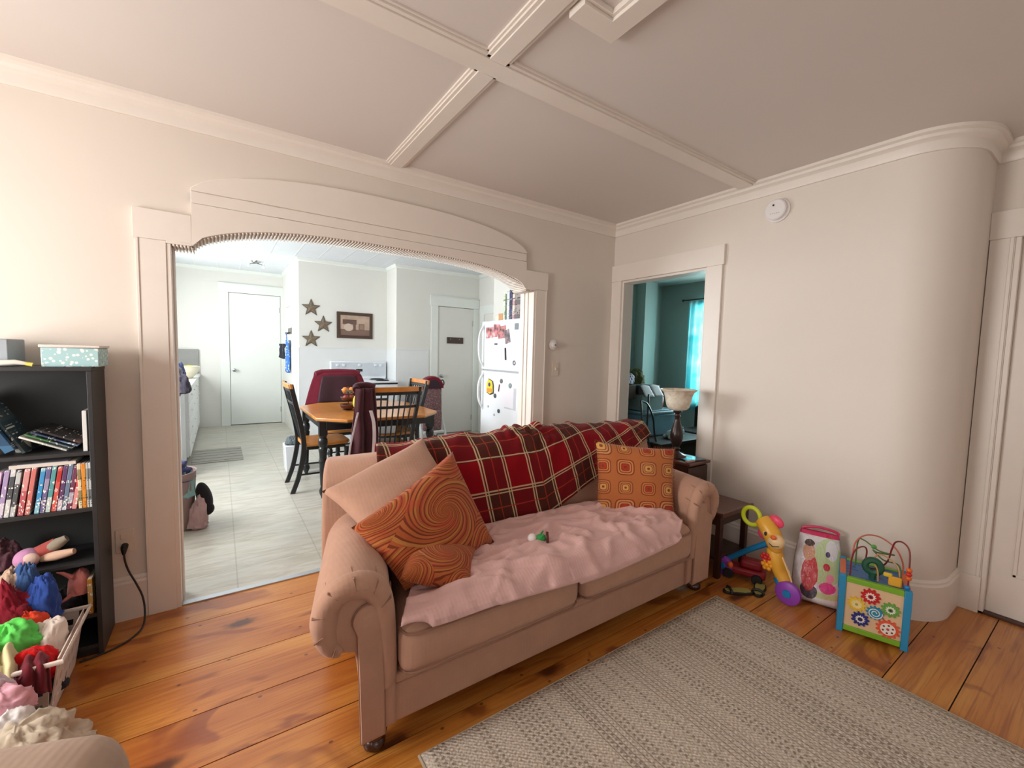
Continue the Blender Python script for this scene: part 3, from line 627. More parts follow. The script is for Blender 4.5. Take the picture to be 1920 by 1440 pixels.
# pink blanket on the seat
PINK = fabric('pink_fleece', (220, 178, 172), var=0.05, bst=0.35)
def seat_z(y):
    if y >= 1.36: return 0.468
    if y > 1.288: return 0.404 + 0.064 * math.sqrt(max(0, 1 - ((1.36 - y) / 0.072) ** 2))
    return 0.404
def blanket(u, v):
    bx, by = 0.66 + 1.42 * u, 1.80 - 0.18 * max(0, u - 0.7) / 0.3
    fx, fy = 0.487 + 1.56 * u, 1.270 + 0.022 * math.exp(-(u / 0.08) ** 2) + 0.014 * math.sin(u * 8) - 0.012 * u
    if u > 0.9: k = (u - 0.9) / 0.1; fy += 0.05 * k * k; bx += 0.03 * k
    x = bx + (fx - bx) * v; y = by + (fy - by) * v; z = seat_z(y); drop = 0.0
    if y < 1.288: drop = 1.288 - y; y = 1.284 - 0.004
    f = max(0, 1 - abs(fr((x * 2.2 - y * 1.5, y * 6.5 + x * 1.2, 0), 1.15, 4)) * 6.0) * 0.020 + max(0, 1 - abs(fr((x * 5, y * 11, 3), 1.0, 7)) * 5) * 0.012 + max(0, 1 - abs(fr((x * 3.5 - y * 6, y * 9 + x * 4, 5), 1.0, 2)) * 7) * 0.010
    f += 0.006 * max(0, fr((x * 3, y * 4, 9), 1.0))
    edge = min(1.0, min(v, 1 - v, u * 1.5, (1 - u) * 1.5) * 8)
    roll = 0.020 * math.exp(-((1 - v) / 0.035) ** 2) * (1 if u < 0.5 else 0.4)
    p = Vector((x, y - (0.012 if drop else 0) - (f * 0.5 if drop else 0), z - drop + 0.019 + f * (0.35 + 0.65 * edge) + roll)); return shear(p)
mb = MB(); mb.grid(blanket, 130, 70)
tag(mb.build('seat_blanket', PINK, smooth=True, angle=180, solid=0.007, soff=1), 'pale pink fleece blanket spread wrinkled over the seat of the tan sofa', 'blanket')

# cushions
def swirl_mat():
    m, t, b = newmat('swirl_print'); uv, u, v, w = coords(t, 'UV')
    cs = [(0.56, 0.50, 1), (0.06, 0.10, 1), (0.10, 0.95, -1), (1.0, 0.02, -1), (0.98, 0.98, 1)]; best = None
    for cx, cy, s in cs:
        a, c = u - cx, v - cy; r = (a * a + c * c).pw(0.5); ang = c.atan2(a)
        ph = ang * (2.0 / (2 * PI) * s) + r.op('LOGARITHM', 2.718) * 0.85; k = (cx * 7.7 + cy * 3.1) % 1
        if best is None: best = (r * 0.86, ph)
        else:
            sel = (r + 0.04).lt(best[0]); best = (best[0].mn(r + 0.04), best[1] + (ph + k - best[1]) * sel)
    r, ph = best; f = (ph + nz(t, uv, 3, 2) * 0.12).frac()
    o1, o2, g, br, rd = C(172, 88, 46), C(182, 100, 54), C(182, 120, 60), C(122, 54, 30), C(166, 68, 46)
    col = ramp(t, f, [(0, br), (0.05, o2), (0.13, br), (0.17, o1), (0.27, br), (0.31, g), (0.38, o1), (0.44, br), (0.49, o2), (0.57, rd), (0.62, br), (0.66, o1), (0.74, g), (0.79, br), (0.83, o2), (0.9, br), (0.94, o1)], True)
    blot = nz(t, uv, 4, 2); col = mixc(t, blot.smooth(0.55, 0.66) * 0.35, col, C(186, 62, 46))
    t.links.new(col, b.inputs['Base Color']); b.inputs['Roughness'].default_value = 0.85; b.inputs['Sheen Weight'].default_value = 0.1; b.inputs['Specular IOR Level'].default_value = 0.2
    bump(t, b, f + (u * 300.0).sin() * 0.15, 0.2, 0.003); return m
def squares_mat():
    m, t, b = newmat('rounded_squares_print'); uv, u, v, w = coords(t, 'UV')
    gu, gv = u * 3.5 + 0.3, v * 3.5 + 0.2; cu, cv = gu.floor(), gv.floor(); x, y = (gu.frac() - 0.5) * 2.0, (gv.frac() - 0.5) * 2.0
    d = (x.abs().pw(4.0) + y.abs().pw(4.0)).pw(0.25); rr = wn(t, vec(t, cu, cv, 1.0)); r2 = wn(t, vec(t, cu, cv, 5.0)); sz = rr * 0.34 + 0.62; e = d / sz
    bg = C(184, 108, 60); dk = mixc(t, r2, C(140, 58, 36), C(126, 74, 52)); md = mixc(t, rr, C(200, 124, 66), C(206, 144, 92)); ct = mixc(t, r2.gt(0.5), C(176, 62, 40), C(214, 158, 84))
    ring = lambda a, c: e.gt(a) * e.lt(c)
    c = mixc(t, e.lt(1.0), bg, md); c = mixc(t, ring(0.88, 1.0), c, dk); c = mixc(t, ring(0.62, 0.72), c, dk); c = mixc(t, e.lt(0.46), c, ct); c = mixc(t, ring(0.40, 0.48), c, dk); c = mixc(t, e.lt(0.16), c, dk)
    t.links.new(c, b.inputs['Base Color']); b.inputs['Roughness'].default_value = 0.85; b.inputs['Sheen Weight'].default_value = 0.1; b.inputs['Specular IOR Level'].default_value = 0.2
    bump(t, b, ring(0.88, 1.0) + (u * 280.0).sin() * 0.2 + (v * 280.0).sin() * 0.2, 0.25, 0.003); return m
SWIRL = swirl_mat(); SQUARES = squares_mat()
o = cushion('throw_pillow', [(0.50, 1.50, 0.60), (0.93, 1.68, 0.62), (0.845, 2.03, 0.925), (0.335, 1.865, 0.775)], 0.13, SOFA, seed=1)
tag(o, 'plain tan square pillow leaning in the left corner of the sofa behind the swirl cushions', 'cushion')
o = cushion('throw_pillow', [(0.535, 1.43, 0.50), (1.02, 1.60, 0.50), (0.918, 1.835, 0.885), (0.385, 1.585, 0.710)], 0.13, SWIRL, seed=2)
tag(o, 'large orange cushion with brown swirl print leaning upright over the tan pillow', 'cushion')
o = cushion('throw_pillow', [(0.50, 1.385, 0.575), (0.755, 1.345, 0.485), (0.90, 1.56, 0.52), (0.62, 1.64, 0.60)], 0.11, SWIRL, seed=3)
tag(o, 'smaller orange swirl print cushion lying flat on the seat beside the left arm', 'cushion')
bl, br_ = Vector((1.775, 1.70, 0.452)), Vector((2.135, 1.435, 0.452)); nb = Vector((0.593, 0.806, 0)); tlc, trc = bl + Vector((0, 0, 0.40)) + nb * 0.13, br_ + Vector((0.03, -0.01, 0.365)) + nb * 0.13
o = cushion('throw_pillow', [bl, br_, trc, tlc], 0.14, SQUARES, seed=4); tag(o, 'orange cushion patterned with rounded squares leaning on the right arm of the sofa', 'cushion')
mb = MB(); rnd = random.Random(3); nn = (br_ - bl).cross(tlc - bl).normalized()
for a, b2 in ((bl, br_), (br_, trc), (trc, tlc), (tlc, bl)):
    mid = (bl + br_ + trc + tlc) / 4
    for k in range(44):
        p = a.lerp(b2, (k + 0.5) / 44); p = p + (mid - p).normalized() * 0.012 * math.sin(PI * (k + 0.5) / 44); d = (p - mid).normalized() * 0.012 + Vector((rnd.uniform(-.004, .004), rnd.uniform(-.004, .004), rnd.uniform(-.004, .004)))
        mb.tube([p, p + d], [0.0014, 0.0006], 4)
mb.build('fringe', fabric('brown_fringe', (150, 72, 38)), o)

# little toy figure lying on the blanket
fg = thing('toy_figure', 'tiny toy figure in a green shirt lying on the pink blanket', 'toy', (1.20, 1.50, 0.505))
ax = Vector((0.80, -0.58, 0.06)).normalized(); side = Vector((0.58, 0.80, 0)); up3 = ax.cross(side) * -1
FR = Matrix((side, up3, ax)).transposed(); c0 = Vector((1.205, 1.49, 0.522))
MB().lathe(c0 - ax * 0.008, [(0, -0.012), (0.012, -0.014), (0.016, 0), (0.015, 0.016), (0.011, 0.026), (0, 0.027)], 16, ax=FR).build('body', M('toy_green', (36, 150, 70), 0.4), fg, smooth=True)
MB().ball(c0 - ax * 0.042, 0.022, 0.021, 0.020, 14).build('head', M('toy_white', (236, 228, 222), 0.4), fg, smooth=True)
MB().lathe(c0 + ax * 0.026, [(0, -0.005), (0.025, -0.005), (0.027, 0), (0.025, 0.007), (0, 0.006)], 18, ax=FR).build('base', M('toy_brown', (70, 24, 16), 0.4), fg, smooth=True, angle=40)
for s in (1, -1): MB().tube([c0 + side * 0.010 * s - ax * 0.006, c0 + side * 0.020 * s + Vector((0, 0, 0.012)), c0 + side * 0.018 * s + Vector((0, 0, 0.024)) + ax * 0.008], 0.0035, 6).build('arm', M('toy_green', (36, 150, 70)), fg, smooth=True)

# ------------------------------------------------------------------ rug
def rug_mat():
    m, t, b = newmat('striped_woven_rug'); o, x, y, z = coords(t)
    bx = x * 1.0; band = wn(t, vec(t, (x * 46.0).floor(), 0.0, 0.0)); b2 = wn(t, vec(t, (x * 9.0).floor(), 4.0, 0.0)); fx = (x * 46.0).frac()
    nzv = nz(t, vec(t, x * 120.0, y * 90.0, 0.0), 1.0, 3)
    braid = ((y * 420.0 + (x * 46.0).floor() * 1.7).sin() * (fx * 6.2832).sin()); dash = ((y * 300.0 + band * 9.0).sin()).gt(0.1) * band.gt(0.62) * fx.gt(0.5)
    thin = fx.lt(0.18) * b2.gt(0.55)
    base = mixc(t, nzv.smooth(0.35, 0.65), C(184, 170, 154), C(226, 216, 202)); base = mixc(t, band * 0.35, base, C(206, 194, 178)); base = mixc(t, braid.smooth(-0.2, 0.8) * 0.4, base, C(204, 190, 172))
    c = mixc(t, dash * 0.6, base, C(120, 106, 94)); c = mixc(t, thin * 0.6, c, C(120, 106, 94)); t.links.new(c, b.inputs['Base Color'])
    b.inputs['Roughness'].default_value = 1.0; b.inputs['Specular IOR Level'].default_value = 0.05
    bump(t, b, braid * 0.6 + nzv * 1.2 - dash * 0.6 - thin * 0.6, 0.7, 0.004); return m
RUG = rug_mat(); rug = thing('area_rug', 'large grey beige striped woven rug on the wooden floor in front of the sofa', 'rug', (1.42, 0.0, 0))
mb = MB()
def rugp(u, v): return Vector((0.527 + 1.789 * u, -1.38 + 2.645 * v, 0.0125 + 0.0015 * fr((u * 9, v * 12, 0), 1.0)))
mb.grid(rugp, 40, 60); mb.build('pile', RUG, rug, smooth=True, angle=180, solid=0.011, soff=-1)
EDGE = fabric('rug_binding', (176, 160, 140)); MB().tube([(0.527, -1.38, 0.0072), (0.527, 1.265, 0.0072), (2.316, 1.265, 0.0072), (2.316, -1.38, 0.0072)], 0.0066, 8, closed=True).build('binding', EDGE, rug, smooth=True)

# ------------------------------------------------------------------ armchair at the lower left
ARM = fabric('armchair_taupe', (176, 150, 132), var=0.05); ac = thing('armchair', 'taupe upholstered armchair at the left, only its rounded arm end showing', 'armchair', (-0.745, 0.69, 0), rad(-20))
def lb(x0, x1, y0, y1, z0, z1, r, bg=(0, 0, 0)): return rbox(x0, x1, y0, y1, z0, z1, r, bg, 6)
lb(-0.46, 0.44, 0.36, 0.56, 0.05, 0.642, 0.075, (0.02, 0.01, 0.0)).build('arm', ARM, ac, smooth=True, angle=180, local=True)
lb(-0.46, 0.44, -0.56, -0.36, 0.05, 0.642, 0.075, (0.02, 0.01, 0.0)).build('arm', ARM, ac, smooth=True, angle=180, local=True)
lb(-0.44, 0.40, -0.365, 0.365, 0.05, 0.26, 0.03).build('base', ARM, ac, smooth=True, angle=180, local=True)
lb(-0.26, 0.43, -0.355, 0.355, 0.265, 0.44, 0.05, (0, 0, 0.02)).build('seat_cushion', ARM, ac, smooth=True, angle=180, local=True)
lb(-0.48, -0.25, -0.40, 0.40, 0.06, 0.93, 0.07, (0.03, 0, 0)).build('backrest', ARM, ac, smooth=True, angle=180, local=True)
for x, y in ((0.38, 0.46), (0.38, -0.46), (-0.40, 0.46), (-0.40, -0.46)): MB().cyl((x, y, 0), (x, y, 0.058), 0.02, 0.027).build('foot', MAHOG, ac, local=True)

# ------------------------------------------------------------------ bookcase and what is on it
BLK = M('black_laminate', (44, 44, 45), 0.5, var=0.08, bst=0.05); BKL = M('black_laminate_back', (50, 53, 54), 0.6, var=0.05)
bc = thing('bookcase', 'tall black laminate bookcase against the wall left of the archway', 'bookcase', (-0.85, 2.6, 0))
YB0, YB1 = 2.475, 2.724
for x0 in (-1.25, -0.463): bar('side_panel', x0, x0 + 0.016, YB0, YB1, 0, 1.246, BLK, bc, 0.0015)
bar('top_panel', -1.252, -0.445, YB0 - 0.002, YB1, 1.246, 1.262, BLK, bc, 0.0015); bar('back_panel', -1.234, -0.463, YB1 - 0.006, YB1 - 0.001, 0.05, 1.246, BKL, bc)
SH = [0.905, 0.662, 0.428, 0.19, 0.052]
for z in SH: bar('shelf', -1.234, -0.463, YB0 + 0.006, YB1 - 0.006, z - 0.016, z, BLK, bc, 0.001)
bar('kickboard', -1.234, -0.463, YB0 + 0.02, YB0 + 0.034, 0, 0.036, BLK, bc)
# fabric storage box with printed clouds
def print_mat(name, bg, spots, dots, sc):
    m, t, b = newmat(name); o, x, y, z = coords(t)
    vo = t.nodes.new('ShaderNodeTexVoronoi'); vo.inputs['Scale'].default_value = sc; t.links.new(o, vo.inputs['Vector']); d = V(t, vo.outputs['Distance'])
    v2 = t.nodes.new('ShaderNodeTexVoronoi'); v2.inputs['Scale'].default_value = sc * 0.42; t.links.new(o, v2.inputs['Vector']); d2 = V(t, v2.outputs['Distance'])
    c = mixc(t, (d + nz(t, o, 90, 2) * 0.2).lt(0.46), C(bg), C(spots)); t.links.new(mixc(t, d2.lt(0.13), c, C(dots)), b.inputs['Base Color']); b.inputs['Roughness'].default_value = 0.75; return m
PRT = print_mat('cloud_print_fabric', (168, 204, 206), (226, 238, 234), (34, 42, 48), 62)
sb = thing('storage_box', 'pale blue printed fabric storage box on top of the black bookcase', 'storage box', (-0.515, 2.58, 1.262))
bx = MB(); B0, B1, B2, B3 = -0.598, -0.425, 2.50, 2.68
bx.box(B0, B1, B2, B3, 1.262, 1.342); bx.build('body', PRT, sb, bevel=0.004, seg=2)
bar('lid', B0 - 0.005, B1 + 0.005, B2 - 0.005, B3 + 0.005, 1.342, 1.353, M('cream_lid', (226, 214, 206), 0.7), sb, 0.003)
t = bar('paper_bin', -0.80, -0.69, 2.52, 2.70, 1.262, 1.372, M('grey_blue_card', (158, 166, 172), 0.7), bevel=0.004); tag(t, 'grey blue cardboard box at the left end of the bookcase top', 'box')
t = thing('paint_tube', 'white paint tube with a yellow cap lying on the bookcase top', 'tube', (-0.68, 2.50, 1.262))
MB().tube([(-0.78, 2.495, 1.277), (-0.72, 2.492, 1.277), (-0.665, 2.49, 1.281), (-0.638, 2.49, 1.276)], [0.005, 0.012, 0.010, 0.007], 10).build('body', M('tube_white', (226, 220, 208), 0.4), t, smooth=True)
MB().cyl((-0.638, 2.49, 1.276), (-0.618, 2.49, 1.271), 0.007, 0.008, 10).build('cap', M('cap_yellow', (224, 208, 100), 0.4), t, smooth=True)
# shelf one: leaning books, magazines, an upright white case
def slab(name, x, y0, z, w, d, h, lean, mat, label, cat, group=None, page=None):
    """a book or case standing on z at x, leaning to the right by 'lean' degrees"""
    R = Matrix.Rotation(rad(lean), 3, 'Y'); o0 = Vector((x, y0, z + (w * math.sin(rad(abs(lean))) if lean < 0 else 0.0)))
    tfm = lambda p: o0 + R @ p
    mb = MB(); mb.box(0, w, 0, d, 0.0, h, 0, tfm); t = thing(name, label, cat, (x + w / 2, y0 + d / 2, z), 0, group)
    if lean > 0:
        dz = w * math.sin(rad(lean))
        for v in mb.b.verts: v.co.z += dz
    else: dz = 0
    mb.build('cover', mat, t, bevel=0.0012)
    if page is not None:
        q = MB(); q.box(w * 0.12, w * 0.88, 0.002, d * 0.97, h, h + 0.0012, 0, lambda p: tfm(p) + Vector((0, 0, dz))); q.build('pages' if cat == 'book' else 'title_strip', page, t)
    return t
PAGE = M('paper_pages', (222, 214, 196), 0.8); SHINE = M('case_wrap', (200, 200, 204), 0.25)
slab('book', -0.755, 2.50, 0.905, 0.034, 0.17, 0.235, -27, spine('b_orange', (214, 116, 40), (228, 150, 60)), 'orange book leaning at the left end of the upper shelf', 'book', page=PAGE)
slab('book', -0.708, 2.495, 0.905, 0.030, 0.17, 0.26, -27, spine('b_blue', (44, 78, 110), (66, 110, 146)), 'blue hardback book leaning on the upper shelf beside the orange one', 'book', page=PAGE)
slab('book', -0.667, 2.52, 0.905, 0.010, 0.16, 0.25, -27, spine('b_teal', (58, 82, 92), (84, 104, 110)), 'thin dark teal book leaning against the blue hardback', 'book', page=PAGE)
for k, (mt, lb_, w, L_) in enumerate(((spine('m_white', (214, 214, 206), (190, 196, 190)), 'white covered magazine at the bottom of the tilted stack', 0.007, 0.150), (spine('m_green', (70, 120, 74), (96, 110, 120)), 'green edged magazine in the tilted stack above the white one', 0.006, 0.150), (spine('m_blue', (58, 70, 100), (100, 120, 150)), 'dark blue magazine in the tilted stack on the upper shelf', 0.006, 0.150), (spine('m_black', (52, 48, 48), (84, 60, 54)), 'black magazine on top of the tilted magazine stack', 0.008, 0.140))):
    t = thing('magazine', lb_, 'magazine', (-0.57, 2.55, 0.906), 0, 'tilted magazines on the upper shelf'); R = Matrix.Rotation(rad(27), 3, 'Y'); zz = [0.0, 0.0085, 0.016, 0.0235][k]
    c = Vector((-0.672 + 0.012 * k, 2.50 + 0.006 * k, 0.978)) + R @ Vector((0, 0, zz))
    MB().box(0, L_, 0, 0.19, 0, w, 0, lambda p: c + R @ p).build('cover', mt, t, bevel=0.001)
t = thing('mug', 'small white jar on the upper shelf behind the leaning books', 'jar', (-0.685, 2.60, 0.905)); MB().lathe((-0.685, 2.60, 0.905), [(0, 0), (0.022, 0.0), (0.024, 0.01), (0.024, 0.045), (0.021, 0.05), (0.021, 0.01), (0, 0.009)], 18).build('body', M('jar_white', (190, 188, 180), 0.4), t, smooth=True, angle=40)
slab('media_case', -0.486, 2.497, 0.905, 0.014, 0.135, 0.172, 0, M('case_white', (226, 226, 222), 0.4, bst=0), 'white disc case standing upright at the right end of the upper shelf', 'disc case', page=SHINE)
# shelf two: a row of discs
cols = [('pink', (198, 128, 178), (232, 200, 226), 'pink and white'), ('lilac', (168, 150, 190), (214, 206, 222), 'lilac'), ('greyw', (206, 206, 208), (80, 84, 88), 'grey and black'), ('char', (86, 92, 96), (190, 196, 196), 'charcoal'), ('rose', (186, 96, 104), (212, 148, 146), 'broad rose red'), ('salmon', (206, 120, 112), (226, 170, 140), 'salmon'), ('sky', (70, 152, 206), (140, 196, 214), 'bright blue'), ('violet', (112, 104, 150), (160, 150, 180), 'violet'), ('aqua', (92, 158, 162), (190, 208, 206), 'aqua'), ('red', (192, 62, 58), (212, 98, 90), 'brick red'), ('plum', (98, 70, 110), (196, 180, 196), 'plum'), ('steel', (110, 130, 156), (196, 204, 214), 'steel blue'), ('mix', (176, 176, 190), (116, 66, 90), 'grey and plum'), ('coral', (206, 72, 74), (226, 150, 150), 'coral red')]
xsb = [-0.742, -0.722, -0.705, -0.689, -0.668, -0.648, -0.622, -0.606, -0.590, -0.573, -0.557, -0.542, -0.527, -0.512]
for k, ((n, a, b2, w_), x) in enumerate(zip(cols, xsb)):
    wd = 0.0135 if n != 'rose' else 0.016
    slab('media_case', x - 0.016, 2.492, 0.662, wd, 0.135, 0.186 + 0.003 * (k % 3), 8.5, spine('dvd_' + n, a, b2, seed=k * 1.7), w_ + ' disc case in the leaning row on the middle shelf', 'disc case', 'leaning disc cases on the middle shelf', SHINE)
st = [('ivory', (224, 214, 180), (150, 140, 100), 'ivory disc case with dark lettering standing straight on the middle shelf', 0.0125), ('orange', (222, 138, 44), (226, 150, 60), 'plain orange disc case standing straight beside the ivory one', 0.0135), ('silver', (196, 200, 198), (150, 156, 154), 'silver disc case next to the orange one', 0.0085), ('silver2', (206, 210, 208), (120, 126, 126), 'silver disc case second from the bookcase side', 0.0085)]
x = -0.5075
for n, a, b2, l_, wd in st:
    slab('media_case', x + 0.001, 2.49, 0.662, wd - 0.0012, 0.135, 0.192, 0, spine('dvd_' + n, a, b2, (60, 60, 60), 3.3), l_, 'disc case', 'upright disc cases on the middle shelf', SHINE); x += wd
t = slab('media_case', -0.70, 2.495, 0.8535, 0.190, 0.135, 0.014, 0, M('case_pale', (214, 206, 196), 0.4), 'pale disc case lying flat on top of the leaning disc row', 'disc case', page=SHINE)
# shelf three: soft toys
t = thing('soft_doll', 'soft doll with a pink hood lying on the lower shelf', 'doll', (-0.64, 2.57, 0.428))
MB().ball((-0.672, 2.53, 0.470), 0.042, 0.045, 0.040, 16).build('hood', fabric('doll_pink', (196, 140, 178)), t, smooth=True)
MB().ball((-0.655, 2.497, 0.475), 0.026, 0.016, 0.025, 14).build('face', fabric('doll_face', (214, 184, 172)), t, smooth=True)
MB().tube([(-0.65, 2.54, 0.475), (-0.61, 2.55, 0.49), (-0.585, 2.55, 0.515)], [0.032, 0.034, 0.022], 10).build('body', fabric('doll_red', (176, 84, 78)), t, smooth=True)
MB().tube([(-0.615, 2.54, 0.49), (-0.58, 2.53, 0.515), (-0.555, 2.53, 0.53)], [0.02, 0.022, 0.014], 10).build('leg', fabric('doll_grey', (150, 140, 124)), t, smooth=True)
MB().tube([(-0.63, 2.52, 0.462), (-0.585, 2.51, 0.468), (-0.545, 2.505, 0.474), (-0.528, 2.50, 0.478)], [0.014, 0.02, 0.016, 0.012], 10).build('leg', fabric('doll_skin', (206, 172, 148)), t, smooth=True)
o = heap('plush_toy', (-0.76, 2.58, 0.428), 0.06, 0.06, 0.11, fabric('plush_plum', (92, 62, 70)), 21); tag(o, 'dark plum plush toy at the left end of the lower shelf', 'soft toy')
t = thing('pink_bonnet', 'salmon pink cloth bonnet hanging off the bottom shelf of the bookcase', 'hat', (-0.545, 2.52, 0.19))
heap('crown', (-0.522, 2.53, 0.275), 0.036, 0.045, 0.105, fabric('bonnet_pink', (204, 128, 122)), 31, t, fold=0.15)
for p in ([(-0.54, 2.50, 0.365), (-0.565, 2.488, 0.395), (-0.58, 2.48, 0.405)], [(-0.54, 2.50, 0.29), (-0.56, 2.486, 0.278), (-0.572, 2.48, 0.27)]): MB().tube(p, [0.010, 0.006, 0.002], 8).build('ribbon', fabric('bonnet_pink', (204, 128, 122)), t, smooth=True)
o = heap('black_cloth', (-0.575, 2.575, 0.19), 0.075, 0.07, 0.085, fabric('cloth_38_34_38', (38, 34, 38)), 41); tag(o, 'black clothing on the bottom shelf of the bookcase under the pink bonnet', 'clothing')
t = slab('book', -0.492, 2.488, 0.19, 0.016, 0.14, 0.155, 0, spine('b_cream', (206, 174, 110), (196, 136, 50)), 'cream and orange book standing at the right end of the bottom shelf', 'book', page=PAGE)

# ------------------------------------------------------------------ laundry in front of the bookcase
LX0, LX1, LY0, LY1 = -1.10, -0.535, 2.115, 2.445
lbk = thing('laundry_basket', 'white plastic laundry basket full of clothes in front of the bookcase', 'laundry basket', (-0.82, 2.28, 0))
WPL = M('basket_white', (228, 214, 204), 0.35, bst=0.02)
mb = MB(); FL = 0.035; Hh = 0.235
def side_strip(p0, p1, n, out):
    """basket wall made of vertical ribs and horizontal bands, leaving slots open"""
    p0 = Vector(p0); p1 = Vector(p1); out = Vector(out); d = p1 - p0
    def pt(a, h): return p0 + d * a + out * (FL * h / Hh) + Vector((0, 0, h)) - d.normalized() * 0.0 + (d * (a - 0.5)) * (0.08 * h / Hh)
    hb = [0.0, 0.05, 0.078, 0.112, 0.140, 0.174, 0.198, Hh]
    for i, (h0, h1) in enumerate(zip(hb, hb[1:])):
        for k in range(n):
            a0, a1 = k / n, (k + 1) / n
            if i % 2 == 1:
                m0 = a0 + (a1 - a0) * 0.28; m1 = a0 + (a1 - a0) * 0.72; rg = ((a0, m0), (m1, a1))
            else: rg = ((a0, a1),)
            for q0, q1 in rg:
                A = [pt(q0, h0), pt(q1, h0), pt(q1, h1), pt(q0, h1)]; B = [p + out * 0.004 for p in A]; va = [mb.v(p) for p in A]; vb = [mb.v(p) for p in B]
                mb.f(va[::-1]); mb.f(vb)
                for e in range(4): mb.f([va[e], va[(e + 1) % 4], vb[(e + 1) % 4], vb[e]])
side_strip((LX1, LY0, 0.003), (LX1, LY1, 0.003), 7, (1, 0, 0)); side_strip((LX0, LY0, 0.003), (LX1, LY0, 0.003), 11, (0, -1, 0)); side_strip((LX0, LY1, 0.003), (LX1, LY1, 0.003), 11, (0, 0.35, 0)); side_strip((LX0, LY0, 0.003), (LX0, LY1, 0.003), 7, (-1, 0, 0))
mb.box(LX0, LX1, LY0, LY1, 0.0, 0.006); mb.build('body', WPL, lbk)
rim = [(LX0 - 0.055, LY0 - 0.048), (LX1 + 0.055, LY0 - 0.048), (LX1 + 0.055, LY1 + 0.014), (LX0 - 0.055, LY1 + 0.014)]
MB().tube([(x, y, Hh + 0.004) for x, y in rim], 0.009, 8, closed=True).build('rim', WPL, lbk, smooth=True)
def cloth(name, lab, c, rx, ry, h, colr, seed, rot=0.0, fold=0.35, cat='clothing'):
    o = heap(name, c, rx, ry, h, fabric('cloth_%d_%d_%d' % colr, colr), seed, None, rad(rot), fold); tag(o, lab, cat, 'clothes in and around the laundry basket'); return o
def drape(name, lab, path, halfw, colr, seed, cat='clothing', n=26, m=34, taper=0.0, wav=0.02):
    """loose garment following a path over its support, with folds along its length"""
    P = [Vector(p) for p in path]; mb = MB()
    def at(s):
        k = s * (len(P) - 1); i = min(len(P) - 2, int(k)); return P[i].lerp(P[i + 1], k - i), (P[i + 1] - P[i]).normalized()
    def g(u, v):
        p, d = at(v); sd = d.cross(Vector((0, 0, 1))); sd = sd.normalized() if sd.length > 0.05 else Vector((1, 0, 0)); nn = sd.cross(d).normalized()
        a = (u - 0.5) * 2; w = halfw * (1 - taper * v) * (1 + 0.25 * fr((v * 4, a * 0.5, seed), 1.0))
        return p + sd * a * w + nn * (wav * math.sin(u * 5 * PI + seed + 2 * fr((v * 3, 0, seed))) + wav * 1.2 * fr((u * 4, v * 5, seed), 1.0)) - Vector((0, 0, 0.02 * a * a))
    mb.grid(g, m, n); o = mb.build(name, fabric('cloth_%d_%d_%d' % colr, colr), smooth=True, angle=180, solid=0.006, soff=0); tag(o, lab, cat, 'clothes in and around the laundry basket'); return o
cloth('black_cloth', 'black clothing filling the laundry basket under the bright clothes', (-0.80, 2.28, 0.01), 0.27, 0.15, 0.24, (38, 34, 38), 1, fold=0.15)
cloth('maroon_shirt', 'maroon top heaped at the back of the basket beside the blue jeans', (-0.70, 2.36, 0.18), 0.09, 0.07, 0.22, (132, 28, 44), 2)
cloth('tan_shirt', 'tan and pink printed top tucked behind the maroon one', (-0.69, 2.425, 0.31), 0.05, 0.032, 0.14, (196, 168, 146), 3)
cloth('blue_jersey', 'bright blue shirt bunched up on the back of the basket', (-0.605, 2.395, 0.25), 0.056, 0.048, 0.16, (48, 76, 150), 4)
cloth('navy_pants', 'dusty blue pants folded behind the bright blue shirt', (-0.65, 2.425, 0.27), 0.042, 0.034, 0.19, (66, 98, 150), 5)
cloth('orange_sock', 'bright orange red sock lying on the basket contents', (-0.622, 2.325, 0.255), 0.055, 0.028, 0.065, (226, 74, 46), 6, 25)
cloth('white_sock', 'white balled up undershirt at the basket rim next to the green shirt', (-0.56, 2.28, 0.18), 0.052, 0.058, 0.115, (228, 214, 202), 7, 0, 0.22)
cloth('green_shirt', 'bright lime green shirt heaped on the left of the basket', (-0.66, 2.245, 0.20), 0.085, 0.062, 0.125, (104, 214, 98), 8)
cloth('red_shirt', 'bright red shirt stuffed in the near side of the basket', (-0.575, 2.165, 0.14), 0.065, 0.055, 0.115, (206, 26, 28), 9, 0, 0.18)
drape('wine_shirt', 'dark wine red shirt hanging over the near rim of the basket', [(-0.59, 2.19, 0.225), (-0.565, 2.12, 0.258), (-0.548, 2.055, 0.245), (-0.545, 2.045, 0.16)], 0.040, (112, 34, 46), 10, wav=0.008)
drape('cream_shirt', 'pale yellow cream top hanging over the basket front', [(-0.665, 2.20, 0.275), (-0.645, 2.10, 0.275), (-0.635, 2.055, 0.225), (-0.63, 2.04, 0.12)], 0.055, (216, 206, 160), 11, wav=0.022)
cloth('grey_blanket', 'grey beige folded blanket piled on the floor before the basket', (-0.545, 1.90, 0.0), 0.155, 0.11, 0.135, (196, 182, 162), 12, 10, 0.4)
cloth('white_towel', 'white towel rolled on top of the grey blanket pile', (-0.575, 1.945, 0.085), 0.065, 0.045, 0.095, (220, 216, 214), 13, 5, 0.2)
cloth('pink_towel', 'pink towel draped at the top of the floor pile', (-0.61, 2.00, 0.135), 0.080, 0.042, 0.095, (226, 172, 186), 14, 0, 0.35)
cloth('pink_sweater', 'pale pink sweater at the left side of the floor pile', (-0.67, 1.99, 0.06), 0.06, 0.055, 0.13, (224, 182, 192), 15)
cloth('lilac_shirt', 'white and lilac shirt on top of the floor pile at the picture edge', (-0.625, 2.02, 0.18), 0.05, 0.035, 0.095, (222, 210, 224), 16)
